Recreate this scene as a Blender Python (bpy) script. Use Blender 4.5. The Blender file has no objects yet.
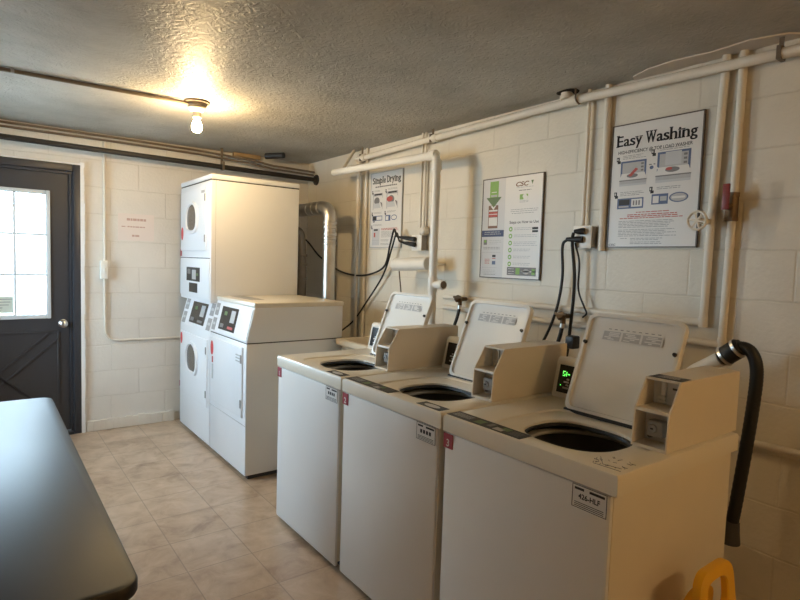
import bpy, bmesh, math, random
from mathutils import Vector, Matrix
random.seed(7)
SC = bpy.context.scene
COL = SC.collection
R = math.radians

# ------------------------------------------------------------------ materials
def nodes(name):
    m = bpy.data.materials.new(name); m.use_nodes = True
    nt = m.node_tree
    return m, nt, nt.nodes['Principled BSDF']

def mat(name, col, rough=.5, metal=0., var=.06, scale=6., bump=0., bscale=120., spec=None, coat=0.):
    """plain painted/plastic/metal surface: colour drifts a little with noise, optional fine bump"""
    m, nt, b = nodes(name)
    N, L = nt.nodes, nt.links
    tc = N.new('ShaderNodeTexCoord')
    no = N.new('ShaderNodeTexNoise'); no.inputs['Scale'].default_value = scale; no.inputs['Detail'].default_value = 4
    L.new(tc.outputs['Object'], no.inputs['Vector'])
    mx = N.new('ShaderNodeMix'); mx.data_type = 'RGBA'
    mx.inputs['A'].default_value = (*[c*(1-var) for c in col], 1)
    mx.inputs['B'].default_value = (*[min(1, c*(1+var)) for c in col], 1)
    L.new(no.outputs['Fac'], mx.inputs['Factor']); L.new(mx.outputs['Result'], b.inputs['Base Color'])
    b.inputs['Roughness'].default_value = rough; b.inputs['Metallic'].default_value = metal
    if spec is not None: b.inputs['Specular IOR Level'].default_value = spec
    if coat: b.inputs['Coat Weight'].default_value = coat; b.inputs['Coat Roughness'].default_value = .15
    if bump:
        n2 = N.new('ShaderNodeTexNoise'); n2.inputs['Scale'].default_value = bscale; n2.inputs['Detail'].default_value = 3
        L.new(tc.outputs['Object'], n2.inputs['Vector'])
        bp = N.new('ShaderNodeBump'); bp.inputs['Strength'].default_value = bump; bp.inputs['Distance'].default_value = .002
        L.new(n2.outputs['Fac'], bp.inputs['Height']); L.new(bp.outputs['Normal'], b.inputs['Normal'])
    return m

def emit(name, col, s):
    m, nt, b = nodes(name)
    b.inputs['Base Color'].default_value = (*col, 1)
    b.inputs['Emission Color'].default_value = (*col, 1); b.inputs['Emission Strength'].default_value = s
    return m

def block_wall(name, axis, col, zoff=.0645):
    """painted concrete block: courses .2145 high, blocks .43 long, thick uneven paint"""
    m, nt, b = nodes(name); N, L = nt.nodes, nt.links
    tc = N.new('ShaderNodeTexCoord'); sp = N.new('ShaderNodeSeparateXYZ'); cb = N.new('ShaderNodeCombineXYZ')
    L.new(tc.outputs['Object'], sp.inputs[0])
    wob = N.new('ShaderNodeTexNoise'); wob.inputs['Scale'].default_value = 9
    L.new(tc.outputs['Object'], wob.inputs['Vector'])
    ad = N.new('ShaderNodeMath'); ad.operation = 'MULTIPLY_ADD'; ad.inputs[1].default_value = .012
    L.new(wob.outputs['Fac'], ad.inputs[0]); 
    sh = N.new('ShaderNodeMath'); sh.operation = 'ADD'; sh.inputs[1].default_value = 5*.2145-zoff-.006
    L.new(sp.outputs['Z'], sh.inputs[0]); L.new(sh.outputs[0], ad.inputs[2])
    L.new(sp.outputs[axis], cb.inputs['X']); L.new(ad.outputs[0], cb.inputs['Y'])
    br = N.new('ShaderNodeTexBrick')
    br.inputs['Scale'].default_value = 1; br.inputs['Brick Width'].default_value = .43; br.inputs['Row Height'].default_value = .2145
    br.inputs['Mortar Size'].default_value = .006; br.inputs['Mortar Smooth'].default_value = .7
    L.new(cb.outputs[0], br.inputs['Vector'])
    st = N.new('ShaderNodeTexNoise'); st.inputs['Scale'].default_value = 1.7; st.inputs['Detail'].default_value = 6; st.inputs['Roughness'].default_value = .6
    L.new(tc.outputs['Object'], st.inputs['Vector'])
    rp = N.new('ShaderNodeValToRGB'); e = rp.color_ramp.elements
    e[0].position = .3; e[0].color = (*[c*.88 for c in col], 1); e[1].position = .65; e[1].color = (*col, 1)
    L.new(st.outputs['Fac'], rp.inputs['Fac'])
    mm = N.new('ShaderNodeMix'); mm.data_type = 'RGBA'; mm.inputs['B'].default_value = (col[0]*.66, col[1]*.62, col[2]*.56, 1)
    mf = N.new('ShaderNodeMath'); mf.operation = 'MULTIPLY'; mf.inputs[1].default_value = .2
    L.new(br.outputs['Fac'], mf.inputs[0]); L.new(mf.outputs[0], mm.inputs['Factor']); L.new(rp.outputs['Color'], mm.inputs['A'])
    L.new(mm.outputs['Result'], b.inputs['Base Color'])
    gr = N.new('ShaderNodeTexNoise'); gr.inputs['Scale'].default_value = 55; gr.inputs['Detail'].default_value = 5
    L.new(tc.outputs['Object'], gr.inputs['Vector'])
    h = N.new('ShaderNodeMath'); h.operation = 'MULTIPLY_ADD'; h.inputs[1].default_value = -.9
    L.new(br.outputs['Fac'], h.inputs[0]); L.new(gr.outputs['Fac'], h.inputs[2])
    bp = N.new('ShaderNodeBump'); bp.inputs['Strength'].default_value = .5; bp.inputs['Distance'].default_value = .004
    L.new(h.outputs[0], bp.inputs['Height']); L.new(bp.outputs['Normal'], b.inputs['Normal'])
    b.inputs['Roughness'].default_value = .5
    return m

def ceiling_mat():
    m, nt, b = nodes('ceiling_paint'); N, L = nt.nodes, nt.links
    tc = N.new('ShaderNodeTexCoord')
    st = N.new('ShaderNodeTexNoise'); st.inputs['Scale'].default_value = 2.2; st.inputs['Detail'].default_value = 7; st.inputs['Roughness'].default_value = .62
    L.new(tc.outputs['Object'], st.inputs['Vector'])
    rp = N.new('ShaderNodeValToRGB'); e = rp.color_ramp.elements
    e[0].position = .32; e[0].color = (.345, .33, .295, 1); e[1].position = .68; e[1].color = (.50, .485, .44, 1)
    L.new(st.outputs['Fac'], rp.inputs['Fac']); L.new(rp.outputs['Color'], b.inputs['Base Color'])
    g = N.new('ShaderNodeTexNoise'); g.inputs['Scale'].default_value = 26; g.inputs['Detail'].default_value = 6; g.inputs['Distortion'].default_value = 1.4
    L.new(tc.outputs['Object'], g.inputs['Vector'])
    bp = N.new('ShaderNodeBump'); bp.inputs['Strength'].default_value = .75; bp.inputs['Distance'].default_value = .012
    L.new(g.outputs['Fac'], bp.inputs['Height']); L.new(bp.outputs['Normal'], b.inputs['Normal'])
    b.inputs['Roughness'].default_value = .5; b.inputs['Specular IOR Level'].default_value = .3
    return m

def floor_mat():
    m, nt, b = nodes('vinyl_stone_tiles'); N, L = nt.nodes, nt.links
    tc = N.new('ShaderNodeTexCoord')
    mp = N.new('ShaderNodeMapping'); mp.inputs['Location'].default_value = (.18, .22, 0)
    L.new(tc.outputs['Object'], mp.inputs['Vector'])
    br = N.new('ShaderNodeTexBrick'); br.offset = 0
    br.inputs['Scale'].default_value = 1; br.inputs['Brick Width'].default_value = .31; br.inputs['Row Height'].default_value = .31
    br.inputs['Mortar Size'].default_value = .0032; br.inputs['Mortar Smooth'].default_value = .3
    br.inputs['Color1'].default_value = (.0, .0, .0, 1); br.inputs['Color2'].default_value = (1, 1, 1, 1); br.inputs['Mortar'].default_value = (.5, .5, .5, 1)
    L.new(mp.outputs[0], br.inputs['Vector'])
    n1 = N.new('ShaderNodeTexNoise'); n1.inputs['Scale'].default_value = 6.5; n1.inputs['Detail'].default_value = 8; n1.inputs['Roughness'].default_value = .62; n1.inputs['Distortion'].default_value = .5
    L.new(tc.outputs['Object'], n1.inputs['Vector'])
    sh = N.new('ShaderNodeMath'); sh.operation = 'MULTIPLY_ADD'; sh.inputs[1].default_value = .10
    L.new(br.outputs['Color'], sh.inputs[0]); L.new(n1.outputs['Fac'], sh.inputs[2])
    rp = N.new('ShaderNodeValToRGB'); e = rp.color_ramp.elements
    e[0].position = .30; e[0].color = (.30, .19, .12, 1); e[1].position = .72; e[1].color = (.60, .45, .32, 1)
    x = e.new(.52); x.color = (.49, .35, .235, 1)
    L.new(sh.outputs[0], rp.inputs['Fac'])
    mm = N.new('ShaderNodeMix'); mm.data_type = 'RGBA'; mm.inputs['B'].default_value = (.22, .16, .12, 1)
    mf = N.new('ShaderNodeMath'); mf.operation = 'MULTIPLY'; mf.inputs[1].default_value = .5
    L.new(br.outputs['Fac'], mf.inputs[0]); L.new(mf.outputs[0], mm.inputs['Factor']); L.new(rp.outputs['Color'], mm.inputs['A'])
    L.new(mm.outputs['Result'], b.inputs['Base Color'])
    bp = N.new('ShaderNodeBump'); bp.inputs['Strength'].default_value = .25; bp.inputs['Distance'].default_value = .002
    h = N.new('ShaderNodeMath'); h.operation = 'MULTIPLY_ADD'; h.inputs[1].default_value = -1
    L.new(br.outputs['Fac'], h.inputs[0]); L.new(n1.outputs['Fac'], h.inputs[2]); L.new(h.outputs[0], bp.inputs['Height'])
    L.new(bp.outputs['Normal'], b.inputs['Normal'])
    b.inputs['Roughness'].default_value = .3
    return m

def glass_mat():
    m = bpy.data.materials.new('window_glass'); m.use_nodes = True
    nt = m.node_tree; N, L = nt.nodes, nt.links
    N.remove(N['Principled BSDF'])
    tr = N.new('ShaderNodeBsdfTransparent'); tr.inputs[0].default_value = (.95, .98, .97, 1)
    gl = N.new('ShaderNodeBsdfGlossy'); gl.inputs['Roughness'].default_value = .03
    fr = N.new('ShaderNodeFresnel'); fr.inputs['IOR'].default_value = 1.45
    mx = N.new('ShaderNodeMixShader')
    L.new(fr.outputs[0], mx.inputs[0]); L.new(tr.outputs[0], mx.inputs[1]); L.new(gl.outputs[0], mx.inputs[2])
    L.new(mx.outputs[0], N['Material Output'].inputs['Surface'])
    return m

WALL = (.76, .695, .575)
M = dict(
    wall_right=block_wall('painted_block_right', 'Y', WALL),
    wall_back=block_wall('painted_block_back', 'X', (.74, .70, .635)),
    plain_wall=mat('plain_painted_wall', (.72, .66, .57), .6, bump=.3, bscale=40),
    ceiling=ceiling_mat(), floor=floor_mat(), glass=glass_mat(),
    plaster=mat('bare_plaster', (.70, .63, .55), .75, bump=.4, bscale=30, var=.12, scale=12),
    pipe_paint=mat('pipe_paint', (.76, .70, .60), .55, var=.06, scale=14, bump=.08, bscale=60),
    pvc=mat('white_pvc', (.82, .79, .72), .32, var=.04),
    white=mat('dryer_enamel', (.83, .84, .86), .28, var=.02, coat=.2),
    bisque=mat('washer_enamel_top', (.78, .72, .61), .3, var=.035, bump=.05, bscale=300, coat=.15),
    front=mat('washer_enamel_daylit', (.77, .755, .735), .34, var=.02, bump=.05, bscale=400),  # same enamel as the sides, painted whiter as daylight makes it look
    side=mat('washer_enamel_warmlit', (.76, .69, .57), .38, var=.05),  # same enamel as the front, painted beige as warm light makes it look
    boxp=mat('coin_box_paint', (.74, .66, .54), .42, var=.04, bump=.12, bscale=350),
    lid=mat('lid_enamel', (.78, .755, .70), .3, var=.03),
    black=mat('black_plastic', (.014, .014, .015), .38, var=.1),
    rubber=mat('black_rubber', (.008, .008, .008), .5, var=.15),
    dark=mat('dark_slot', (.05, .048, .045), .6),
    greyp=mat('grey_plastic', (.33, .32, .31), .45),
    ltgrey=mat('light_grey_plastic', (.55, .545, .54), .4),
    steel=mat('bright_steel', (.62, .61, .59), .28, 1.0, var=.08, scale=30),
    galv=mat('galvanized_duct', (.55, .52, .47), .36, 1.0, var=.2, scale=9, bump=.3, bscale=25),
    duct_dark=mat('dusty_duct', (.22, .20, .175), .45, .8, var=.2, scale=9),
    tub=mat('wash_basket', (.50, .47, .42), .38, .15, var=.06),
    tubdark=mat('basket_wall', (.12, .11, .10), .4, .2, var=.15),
    doorglass=mat('dryer_door_glass', (.10, .083, .07), .12, var=.15),
    red=mat('red_sticker', (.34, .035, .055), .5, var=.08, scale=40),
    redbright=mat('red_decal', (.62, .06, .06), .5, var=.05),
    paper=mat('white_sticker', (.74, .72, .69), .5, var=.03, scale=30),
    print_=mat('black_print', (.022, .021, .022), .55, var=.1),
    greytext=mat('grey_print', (.20, .19, .185), .6, var=.15, scale=60),
    palegrey=mat('pale_grey_print', (.46, .45, .44), .6, var=.08, scale=60),
    redtext=mat('red_print', (.48, .09, .07), .6, var=.08, scale=60),
    blue=mat('blue_print', (.10, .135, .24), .55, var=.1, scale=40),
    navy=mat('navy_print', (.045, .06, .135), .5, var=.1, scale=40),
    green=mat('green_print', (.22, .42, .08), .5, var=.06, scale=40),
    dkgreen=mat('dark_green_print', (.10, .17, .06), .5, var=.08, scale=40),
    brownp=mat('brown_print', (.20, .10, .06), .5, var=.1, scale=40),
    poster=mat('poster_sheet', (.72, .69, .645), .38, var=.02, scale=5),
    posterg=mat('poster_grey_panel', (.60, .585, .57), .38, var=.02, scale=5),
    posterframe=mat('poster_edge', (.10, .075, .055), .4),
    display=mat('display_glass', (.012, .012, .014), .12, var=.1),
    instr=mat('instruction_label', (.02, .019, .017), .5, var=.35, scale=45),
    led=emit('green_led', (.12, .9, .1), 2.2),
    beigeplast=mat('sink_plastic', (.66, .57, .43), .42, var=.05),
    brass=mat('aged_brass', (.15, .095, .05), .5, .6, var=.2, scale=40),
    valvered=mat('red_valve_handle', (.22, .03, .025), .45, var=.15, scale=40),
    yellow=mat('yellow_sign_plastic', (.86, .46, .02), .4, var=.05, bump=.1, bscale=90),
    table=mat('black_laminate', (.008, .0085, .010), .43, var=.2, scale=25, bump=.06, bscale=500, spec=.44),
    tabledge=mat('table_edge_strip', (.02, .018, .017), .45),
    door=mat('charcoal_door_paint', (.040, .041, .047), .42, var=.08, scale=5),
    doorframe=mat('charcoal_frame_paint', (.036, .038, .046), .42, var=.08, scale=5),
    muntin=mat('door_light_frame', (.62, .66, .68), .4, var=.03),
    whitepaint=mat('white_edge_paint', (.86, .86, .85), .5, var=.05, bump=.5, bscale=30),
    conduit=mat('dusty_conduit', (.17, .13, .09), .55, .2, var=.25, scale=12),
    blackpipe=mat('black_iron_pipe', (.028, .024, .021), .45, .2, var=.3, scale=12),
    wood=mat('raw_wood', (.42, .29, .16), .7, var=.2, scale=20),
    notice=mat('pink_notice_paper', (.74, .655, .60), .6, var=.02),
    noticetext=mat('faded_red_print', (.50, .33, .28), .6, var=.1, scale=60),
    sheet=mat('cream_notice_sheet', (.60, .62, .52), .6, var=.03),
    porcelain=mat('porcelain_socket', (.72, .64, .50), .35, var=.05),
    concrete=mat('outdoor_concrete', (.48, .46, .43), .8, var=.1),
    stucco=mat('outdoor_stucco', (.46, .41, .36), .8, var=.04, scale=3, bump=.5, bscale=20),
    bulb=emit('bulb_glow', (1.0, .71, .36), 640.),
    added_lamp=emit('added_lamp_glow', (1.0, .64, .27), 560.),
    hole=mat('dark_hole', (.02, .018, .015), .9),
)

# ------------------------------------------------------------------ mesh builder
class MB:
    def __init__(s): s.bm = bmesh.new(); s.mi = 0
    def _add(s, verts, faces, mi=None):
        vs = [s.bm.verts.new(v) for v in verts]; out = []
        for f in faces:
            try:
                fc = s.bm.faces.new([vs[i] for i in f]); fc.material_index = s.mi if mi is None else mi; fc.smooth = True; out.append(fc)
            except ValueError: pass
        return vs, out
    def merge(s, bm2, mi=None):
        bm2.verts.ensure_lookup_table(); bm2.verts.index_update()
        s._add([v.co.copy() for v in bm2.verts], [[v.index for v in f.verts] for f in bm2.faces], mi); bm2.free(); return s
    def box(s, x0, x1, y0, y1, z0, z1, bev=0., seg=2, mi=None, rot=None):
        b = bmesh.new(); bmesh.ops.create_cube(b, size=1)
        for v in b.verts: v.co = Vector(((x0+x1)/2+v.co.x*(x1-x0), (y0+y1)/2+v.co.y*(y1-y0), (z0+z1)/2+v.co.z*(z1-z0)))
        if bev: bmesh.ops.bevel(b, geom=list(b.edges), offset=bev, segments=seg, affect='EDGES', profile=.5)
        if rot: bmesh.ops.transform(b, matrix=rot, verts=b.verts)
        return s.merge(b, mi)
    def prism(s, pts, axis, a, b, bev=0., mi=None, seg=2):
        """polygon pts extruded along axis from a to b. axis 'y': pts are (x,z); 'x': (y,z); 'z': (x,y)"""
        def P(p, t): return {'y': (p[0], t, p[1]), 'x': (t, p[0], p[1]), 'z': (p[0], p[1], t)}[axis]
        bm2 = bmesh.new(); n = len(pts)
        va = [bm2.verts.new(P(p, a)) for p in pts]; vb = [bm2.verts.new(P(p, b)) for p in pts]
        bm2.faces.new(va); bm2.faces.new(vb[::-1])
        for i in range(n): bm2.faces.new((va[i], vb[i], vb[(i+1) % n], va[(i+1) % n]))
        bmesh.ops.recalc_face_normals(bm2, faces=bm2.faces)
        if bev: bmesh.ops.bevel(bm2, geom=list(bm2.edges), offset=bev, segments=seg, affect='EDGES', profile=.5)
        return s.merge(bm2, mi)
    def ring(s, rings, closed_loop=True, cap0=False, cap1=False, mi=None):
        """bridge rings of equal length"""
        n = len(rings[0]); vs = []; fs = []
        for r in rings: vs += list(r)
        for k in range(len(rings)-1):
            for i in range(n if closed_loop else n-1):
                j = (i+1) % n
                fs.append((k*n+i, k*n+j, (k+1)*n+j, (k+1)*n+i))
        if cap0: fs.append(tuple(range(n))[::-1])
        if cap1: fs.append(tuple((len(rings)-1)*n+i for i in range(n)))
        s._add(vs, fs, mi); return s
    def tube(s, pts, r, seg=12, caps=True, mi=None, radii=None):
        pts = [Vector(p) for p in pts]; n = len(pts); rings = []
        t0 = (pts[1]-pts[0]).normalized()
        up = Vector((0, 0, 1)) if abs(t0.z) < .9 else Vector((0, 1, 0))
        nrm = (up-t0*up.dot(t0)).normalized()
        for i, p in enumerate(pts):
            if i == 0: t = pts[1]-pts[0]
            elif i == n-1: t = pts[-1]-pts[-2]
            else: t = (pts[i+1]-pts[i]).normalized()+(pts[i]-pts[i-1]).normalized()
            t.normalize(); nrm = (nrm-t*nrm.dot(t)).normalized(); bn = t.cross(nrm)
            rr = radii[i] if radii else r
            rings.append([p+(nrm*math.cos(a)+bn*math.sin(a))*rr for a in [2*math.pi*k/seg for k in range(seg)]])
        return s.ring(rings, True, caps, caps, mi)
    def cyl(s, p0, p1, r0, r1=None, seg=20, mi=None):
        return s.tube([p0, p1], r0, seg, True, mi, [r0, r0 if r1 is None else r1])
    def lathe(s, prof, c, axis='z', seg=32, mi=None, caps=False):
        """prof: list of (radius, height) about axis through c"""
        rings = []
        for r, h in prof:
            rg = []
            for k in range(seg):
                a = 2*math.pi*k/seg; u, v = r*math.cos(a), r*math.sin(a)
                rg.append(Vector(c)+Vector({'z': (u, v, h), 'x': (h, u, v), 'y': (u, h, v)}[axis]))
            rings.append(rg)
        return s.ring(rings, True, caps, caps, mi)
    def poly(s, pts, mi=None):
        s._add([Vector(p) for p in pts], [tuple(range(len(pts)))], mi); return s
    def build(s, name, mats, parent=None, **props):
        bm = s.bm
        bmesh.ops.recalc_face_normals(bm, faces=bm.faces)
        base = parent
        off = Vector((0, 0, 0)); p = parent
        if parent is not None: off = wloc(parent)
        if parent is not None and off.length: bmesh.ops.translate(bm, vec=-off, verts=bm.verts)
        origin = Vector((0, 0, 0))
        if parent is None and props.pop('recentre', True) and len(bm.verts):
            xs = [v.co for v in bm.verts]
            origin = Vector(((min(v.x for v in xs)+max(v.x for v in xs))/2, (min(v.y for v in xs)+max(v.y for v in xs))/2, min(v.z for v in xs)))
            bmesh.ops.translate(bm, vec=-origin, verts=bm.verts)
        props.pop('recentre', None)
        me = bpy.data.meshes.new(name); bm.to_mesh(me); bm.free()
        for m in (mats if isinstance(mats, (list, tuple)) else [mats]): me.materials.append(M[m])
        me.set_sharp_from_angle(angle=R(38))
        o = bpy.data.objects.new(name, me); COL.objects.link(o)
        if parent is not None: o.parent = parent
        else: o.location = origin
        for k, v in props.items(): o[k] = v
        return o

def wloc(o):
    v = Vector((0, 0, 0))
    while o is not None: v = v+o.location; o = o.parent
    return v

def thing(name, label, cat, loc, group=None):
    o = bpy.data.objects.new(name, None); COL.objects.link(o)
    o.location = loc; o.empty_display_size = .1
    o['label'] = label; o['category'] = cat
    if group: o['group'] = group
    return o

def tag(o, label, cat, group=None):
    o['label'] = label; o['category'] = cat
    if group: o['group'] = group
    return o

def spline(pts, k=10):
    """Catmull-Rom through the points"""
    P = [Vector(p) for p in pts]; P = [2*P[0]-P[1]]+P+[2*P[-1]-P[-2]]; out = []
    for i in range(1, len(P)-2):
        for j in range(k):
            t = j/k; a, b, c, d = P[i-1], P[i], P[i+1], P[i+2]
            out.append(.5*((2*b)+(c-a)*t+(2*a-5*b+4*c-d)*t*t+(3*b-a-3*c+d)*t**3))
    out.append(P[-2]); return out

def bend(pts, r=.03, k=6):
    """polyline with rounded corners"""
    P = [Vector(p) for p in pts]; out = [P[0]]
    for i in range(1, len(P)-1):
        a = (P[i-1]-P[i]); b = (P[i+1]-P[i]); q = min(r, a.length*.49, b.length*.49)
        p0 = P[i]+a.normalized()*q; p1 = P[i]+b.normalized()*q
        for j in range(k+1):
            t = j/k; out.append(p0*(1-t)**2+P[i]*2*t*(1-t)+p1*t*t)
    out.append(P[-1]); return out

def rrect(cx, cy, w, h, r, n=6):
    out = []
    for qx, qy, a0 in ((1, 1, 0), (-1, 1, 90), (-1, -1, 180), (1, -1, 270)):
        for k in range(n+1):
            a = R(a0+90*k/n); out.append((cx+qx*(w/2-r)+r*math.cos(a), cy+qy*(h/2-r)+r*math.sin(a)))
    return out

# text as mesh: letters laid in a plane given by origin, right and up vectors
def text_into(mb, s, org, right, up, height, width=None, mi=0, bold=0., align='l', lift=None, serif=False, shear=0.):
    cu = bpy.data.curves.new('lettering', 'FONT'); cu.body = s; cu.size = 1; cu.offset = bold; cu.shear = shear
    ob = bpy.data.objects.new('lettering', cu); COL.objects.link(ob)
    bpy.context.view_layer.update()
    me = bpy.data.meshes.new_from_object(ob.evaluated_get(bpy.context.evaluated_depsgraph_get()))
    bpy.data.objects.remove(ob); bpy.data.curves.remove(cu)
    if not len(me.vertices): return
    xs = [v.co.x for v in me.vertices]; x0, x1 = min(xs), max(xs)
    cap = .72
    ky = height/cap; kx = (width/(x1-x0)) if width else ky
    org, right, up = Vector(org), Vector(right).normalized(), Vector(up).normalized()
    sh = {'l': 0, 'c': -(x1-x0)*kx/2, 'r': -(x1-x0)*kx}[align]
    lift = lift if lift is not None else Vector((0, 0, 0))
    mb._add([org+lift+right*(sh+(v.co.x-x0)*kx)+up*(v.co.y*ky) for v in me.vertices], [tuple(p.vertices) for p in me.polygons], mi)
    bpy.data.meshes.remove(me)

SERIF = {  # slab feet: (x fraction of letter width, y in cap heights)
    'E': [(.1, 0), (.1, 1)], 'W': [(.08, 1), (.5, 1), (.92, 1)], 'h': [(.12, 0), (.85, 0), (.12, 1)], 'i': [(.5, 0), (.5, .7)],
    'n': [(.15, 0), (.85, 0), (.12, .7)], 'y': [(.12, .7), (.88, .7)], 'm': [(.1, 0), (.5, 0), (.9, 0), (.08, .7)], 'p': [(.14, -.28), (.1, .7)],
    'l': [(.5, 0), (.5, 1)], 'D': [(.12, 0), (.12, 1)], 'r': [(.25, 0), (.2, .7)], 'a': [(.95, .02)], 'g': [], 'S': [], 's': [], 'e': [],
}
def serif_text(mb, s, org, right, up, height, width, mi, lift):
    """heavy lettering with slab serifs, letter by letter"""
    adv = {'E': .66, 'a': .6, 's': .54, 'y': .6, ' ': .32, 'W': .98, 'h': .66, 'i': .36, 'n': .66, 'g': .64, 'S': .62, 'm': .96, 'p': .64, 'l': .36, 'e': .6, 'D': .76, 'r': .5}
    tot = sum(adv[c] for c in s); k = width/tot; x = 0
    rt, u = Vector(right).normalized(), Vector(up).normalized(); org = Vector(org)+lift
    for c in s:
        w = adv[c]*k
        if c != ' ':
            nw = w*.86 if c not in 'il' else w*.42
            for sh_ in (-.028, 0, .028): text_into(mb, c, org+rt*(x+(w-nw)/2+sh_*k), rt, u, height, nw, mi, bold=.006)
            for fx, fy in SERIF[c]:
                cx = x+(w-nw)/2+nw*fx; sw = min(.30*k, w*.8)/2; sh = height*.045
                mb.poly([org+rt*(cx-sw)+u*(fy*height-sh), org+rt*(cx+sw)+u*(fy*height-sh), org+rt*(cx+sw)+u*(fy*height+sh), org+rt*(cx-sw)+u*(fy*height+sh)], mi)
        x += w

# ------------------------------------------------------------------ the room
WX, WY, CZ = 2.651, 5.124, 2.421      # right wall, back wall, ceiling
LX, FY = -1.15, -2.3                  # left wall and the wall behind the camera
def structure(o): o['kind'] = 'structure'; return o
structure(MB().box(LX-.15, WX+.15, FY-.15, WY+.15, -.12, 0).build('floor', 'floor', recentre=False))
ceil = structure(MB().box(LX-.15, WX+.15, FY-.15, WY+.15, CZ, CZ+.15).build('ceiling', 'ceiling', recentre=False))
structure(MB().box(WX, WX+.15, FY-.15, WY+.15, 0, CZ).build('wall_right', 'wall_right', recentre=False))
QY0, QY1, QZ0, QZ1 = 3.72, 4.72, 1.0, 2.05      # unseen window, added to let daylight in from the left
wl = MB(); wl.box(LX-.15, LX, FY-.15, QY0, 0, CZ); wl.box(LX-.15, LX, QY1, WY+.15, 0, CZ); wl.box(LX-.15, LX, QY0, QY1, 0, QZ0); wl.box(LX-.15, LX, QY0, QY1, QZ1, CZ)
structure(wl.build('wall_left', 'plain_wall', recentre=False))
win = bpy.data.objects.new('added_window', None); COL.objects.link(win); win.location = (LX-.07, (QY0+QY1)/2, QZ0); win['kind'] = 'structure'
wf_ = MB()
for a_, b_, c_, d_ in ((QY0, QY0+.05, QZ0, QZ1), (QY1-.05, QY1, QZ0, QZ1), (QY0+.05, QY1-.05, QZ0, QZ0+.05), (QY0+.05, QY1-.05, QZ1-.05, QZ1), ((QY0+QY1)/2-.025, (QY0+QY1)/2+.025, QZ0+.05, QZ1-.05)):
    wf_.box(LX-.10, LX-.04, a_, b_, c_, d_, .004)
wf_.build('window_frame', 'muntin', win)
MB().box(LX-.072, LX-.066, QY0+.05, QY1-.05, QZ0+.05, QZ1-.05).build('window_pane', 'glass', win)
MB().box(LX-.03, LX+.03, QY0-.03, QY1+.03, QZ0-.03, QZ0, .005).build('window_sill', 'whitepaint', win)
structure(MB().box(LX, WX, FY-.15, FY, 0, CZ).build('wall_front', 'plain_wall', recentre=False))
DX0, DX1, DZ = -.425, .645, 2.15      # door opening
wb = MB(); wb.box(LX, DX0, WY, WY+.15, 0, CZ); wb.box(DX1, WX, WY, WY+.15, 0, CZ); wb.box(DX0, DX1, WY, WY+.15, DZ, CZ)
structure(wb.build('wall_back', 'wall_back', recentre=False))
# cement ledge along the foot of the back wall
lb = MB()
for i in range(14):
    x0 = DX1+.03+i*(1.36-DX1-.03)/14; x1 = DX1+.03+(i+1)*(1.36-DX1-.03)/14+.004
    lb.box(x0, x1, WY-.018-.006*random.random(), WY+.01, 0, .085+.012*random.random(), .004, 1)
structure(lb.build('baseboard_back', 'plain_wall', recentre=False))
# plaster patch on the ceiling above the right wall
pp = [(2.648, .86), (2.648, 1.62), (2.60, 1.60), (2.55, 1.50), (2.53, 1.36), (2.55, 1.2), (2.53, 1.05), (2.57, .92)]
MB().prism(pp, 'z', CZ-.006, CZ+.004).build('plaster_patch', 'plaster', ceil)

# door -------------------------------------------------------------
door = bpy.data.objects.new('door_1', None); COL.objects.link(door); door.location = (.11, WY, 0); door['kind'] = 'structure'
fr = MB(); yF = WY-.02
for x0, x1 in ((DX0, DX0+.055), (DX1-.055, DX1)): fr.box(x0, x1, yF, WY+.11, 0, DZ, .004)
fr.box(DX0+.055, DX1-.055, yF, WY+.11, DZ-.055, DZ, .004)
for x0, x1 in ((DX0+.055, DX0+.073), (DX1-.073, DX1-.055)): fr.box(x0, x1, WY+.015, WY+.05, 0, DZ-.055)
fr.box(DX0+.073, DX1-.073, WY+.015, WY+.05, DZ-.073, DZ-.055)
fr.build('door_frame', 'doorframe', door)
SX0, SX1, SZ0, SZ1 = -.352, .572, .025, 2.078      # slab
GX0, GX1, GZ0, GZ1 = -.192, .412, .968, 1.906      # glazed opening
y0, y1 = WY+.05, WY+.094
sl = MB()
sl.box(SX0, GX0, y0, y1, SZ0, SZ1); sl.box(GX1, SX1, y0, y1, SZ0, SZ1); sl.box(GX0, GX1, y0, y1, GZ1, SZ1); sl.box(GX0, GX1, y0, y1, SZ0, GZ0)
slab = sl.build('door_slab', 'door', door)
# crossbuck moulding on the lower panel
cbk = MB()
def bar(mb, a, b, w, d, ya):
    a, b = Vector(a), Vector(b); t = (b-a).normalized(); n = Vector((-t.y, t.x))*w/2
    q = [a+n, b+n, b-n, a-n]; mb.prism([(p.x, p.y) for p in q], 'y', ya, ya-d, .002, seg=1)
px0, px1, pz0, pz1 = -.27, .49, .14, .83
for a, b in (((px0, pz0), (px1, pz0)), ((px1, pz0), (px1, pz1)), ((px1, pz1), (px0, pz1)), ((px0, pz1), (px0, pz0))): bar(cbk, a, b, .016, .007, y0)
for o in (-.055, .055):
    bar(cbk, (px0+max(0, -o), pz0+max(0, o)), (px1-max(0, o), pz1-max(0, -o)), .014, .007, y0)
    bar(cbk, (px0+max(0, o), pz1-max(0, o)), (px1-max(0, -o), pz0+max(0, -o)), .014, .007, y0)
cbk.build('crossbuck_moulding', 'door', slab)
gf = MB()
for x0, x1, z0, z1 in ((GX0-.03, GX0, GZ0-.03, GZ1+.03), (GX1, GX1+.03, GZ0-.03, GZ1+.03), (GX0, GX1, GZ1, GZ1+.03), (GX0, GX1, GZ0-.03, GZ0)):
    gf.box(x0, x1, y0-.012, y1+.004, z0, z1, .004)
wframe = gf.build('window_frame', 'muntin', door)
gm = MB(); pw = (GX1-GX0)/3; ph = (GZ1-GZ0)/3
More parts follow.
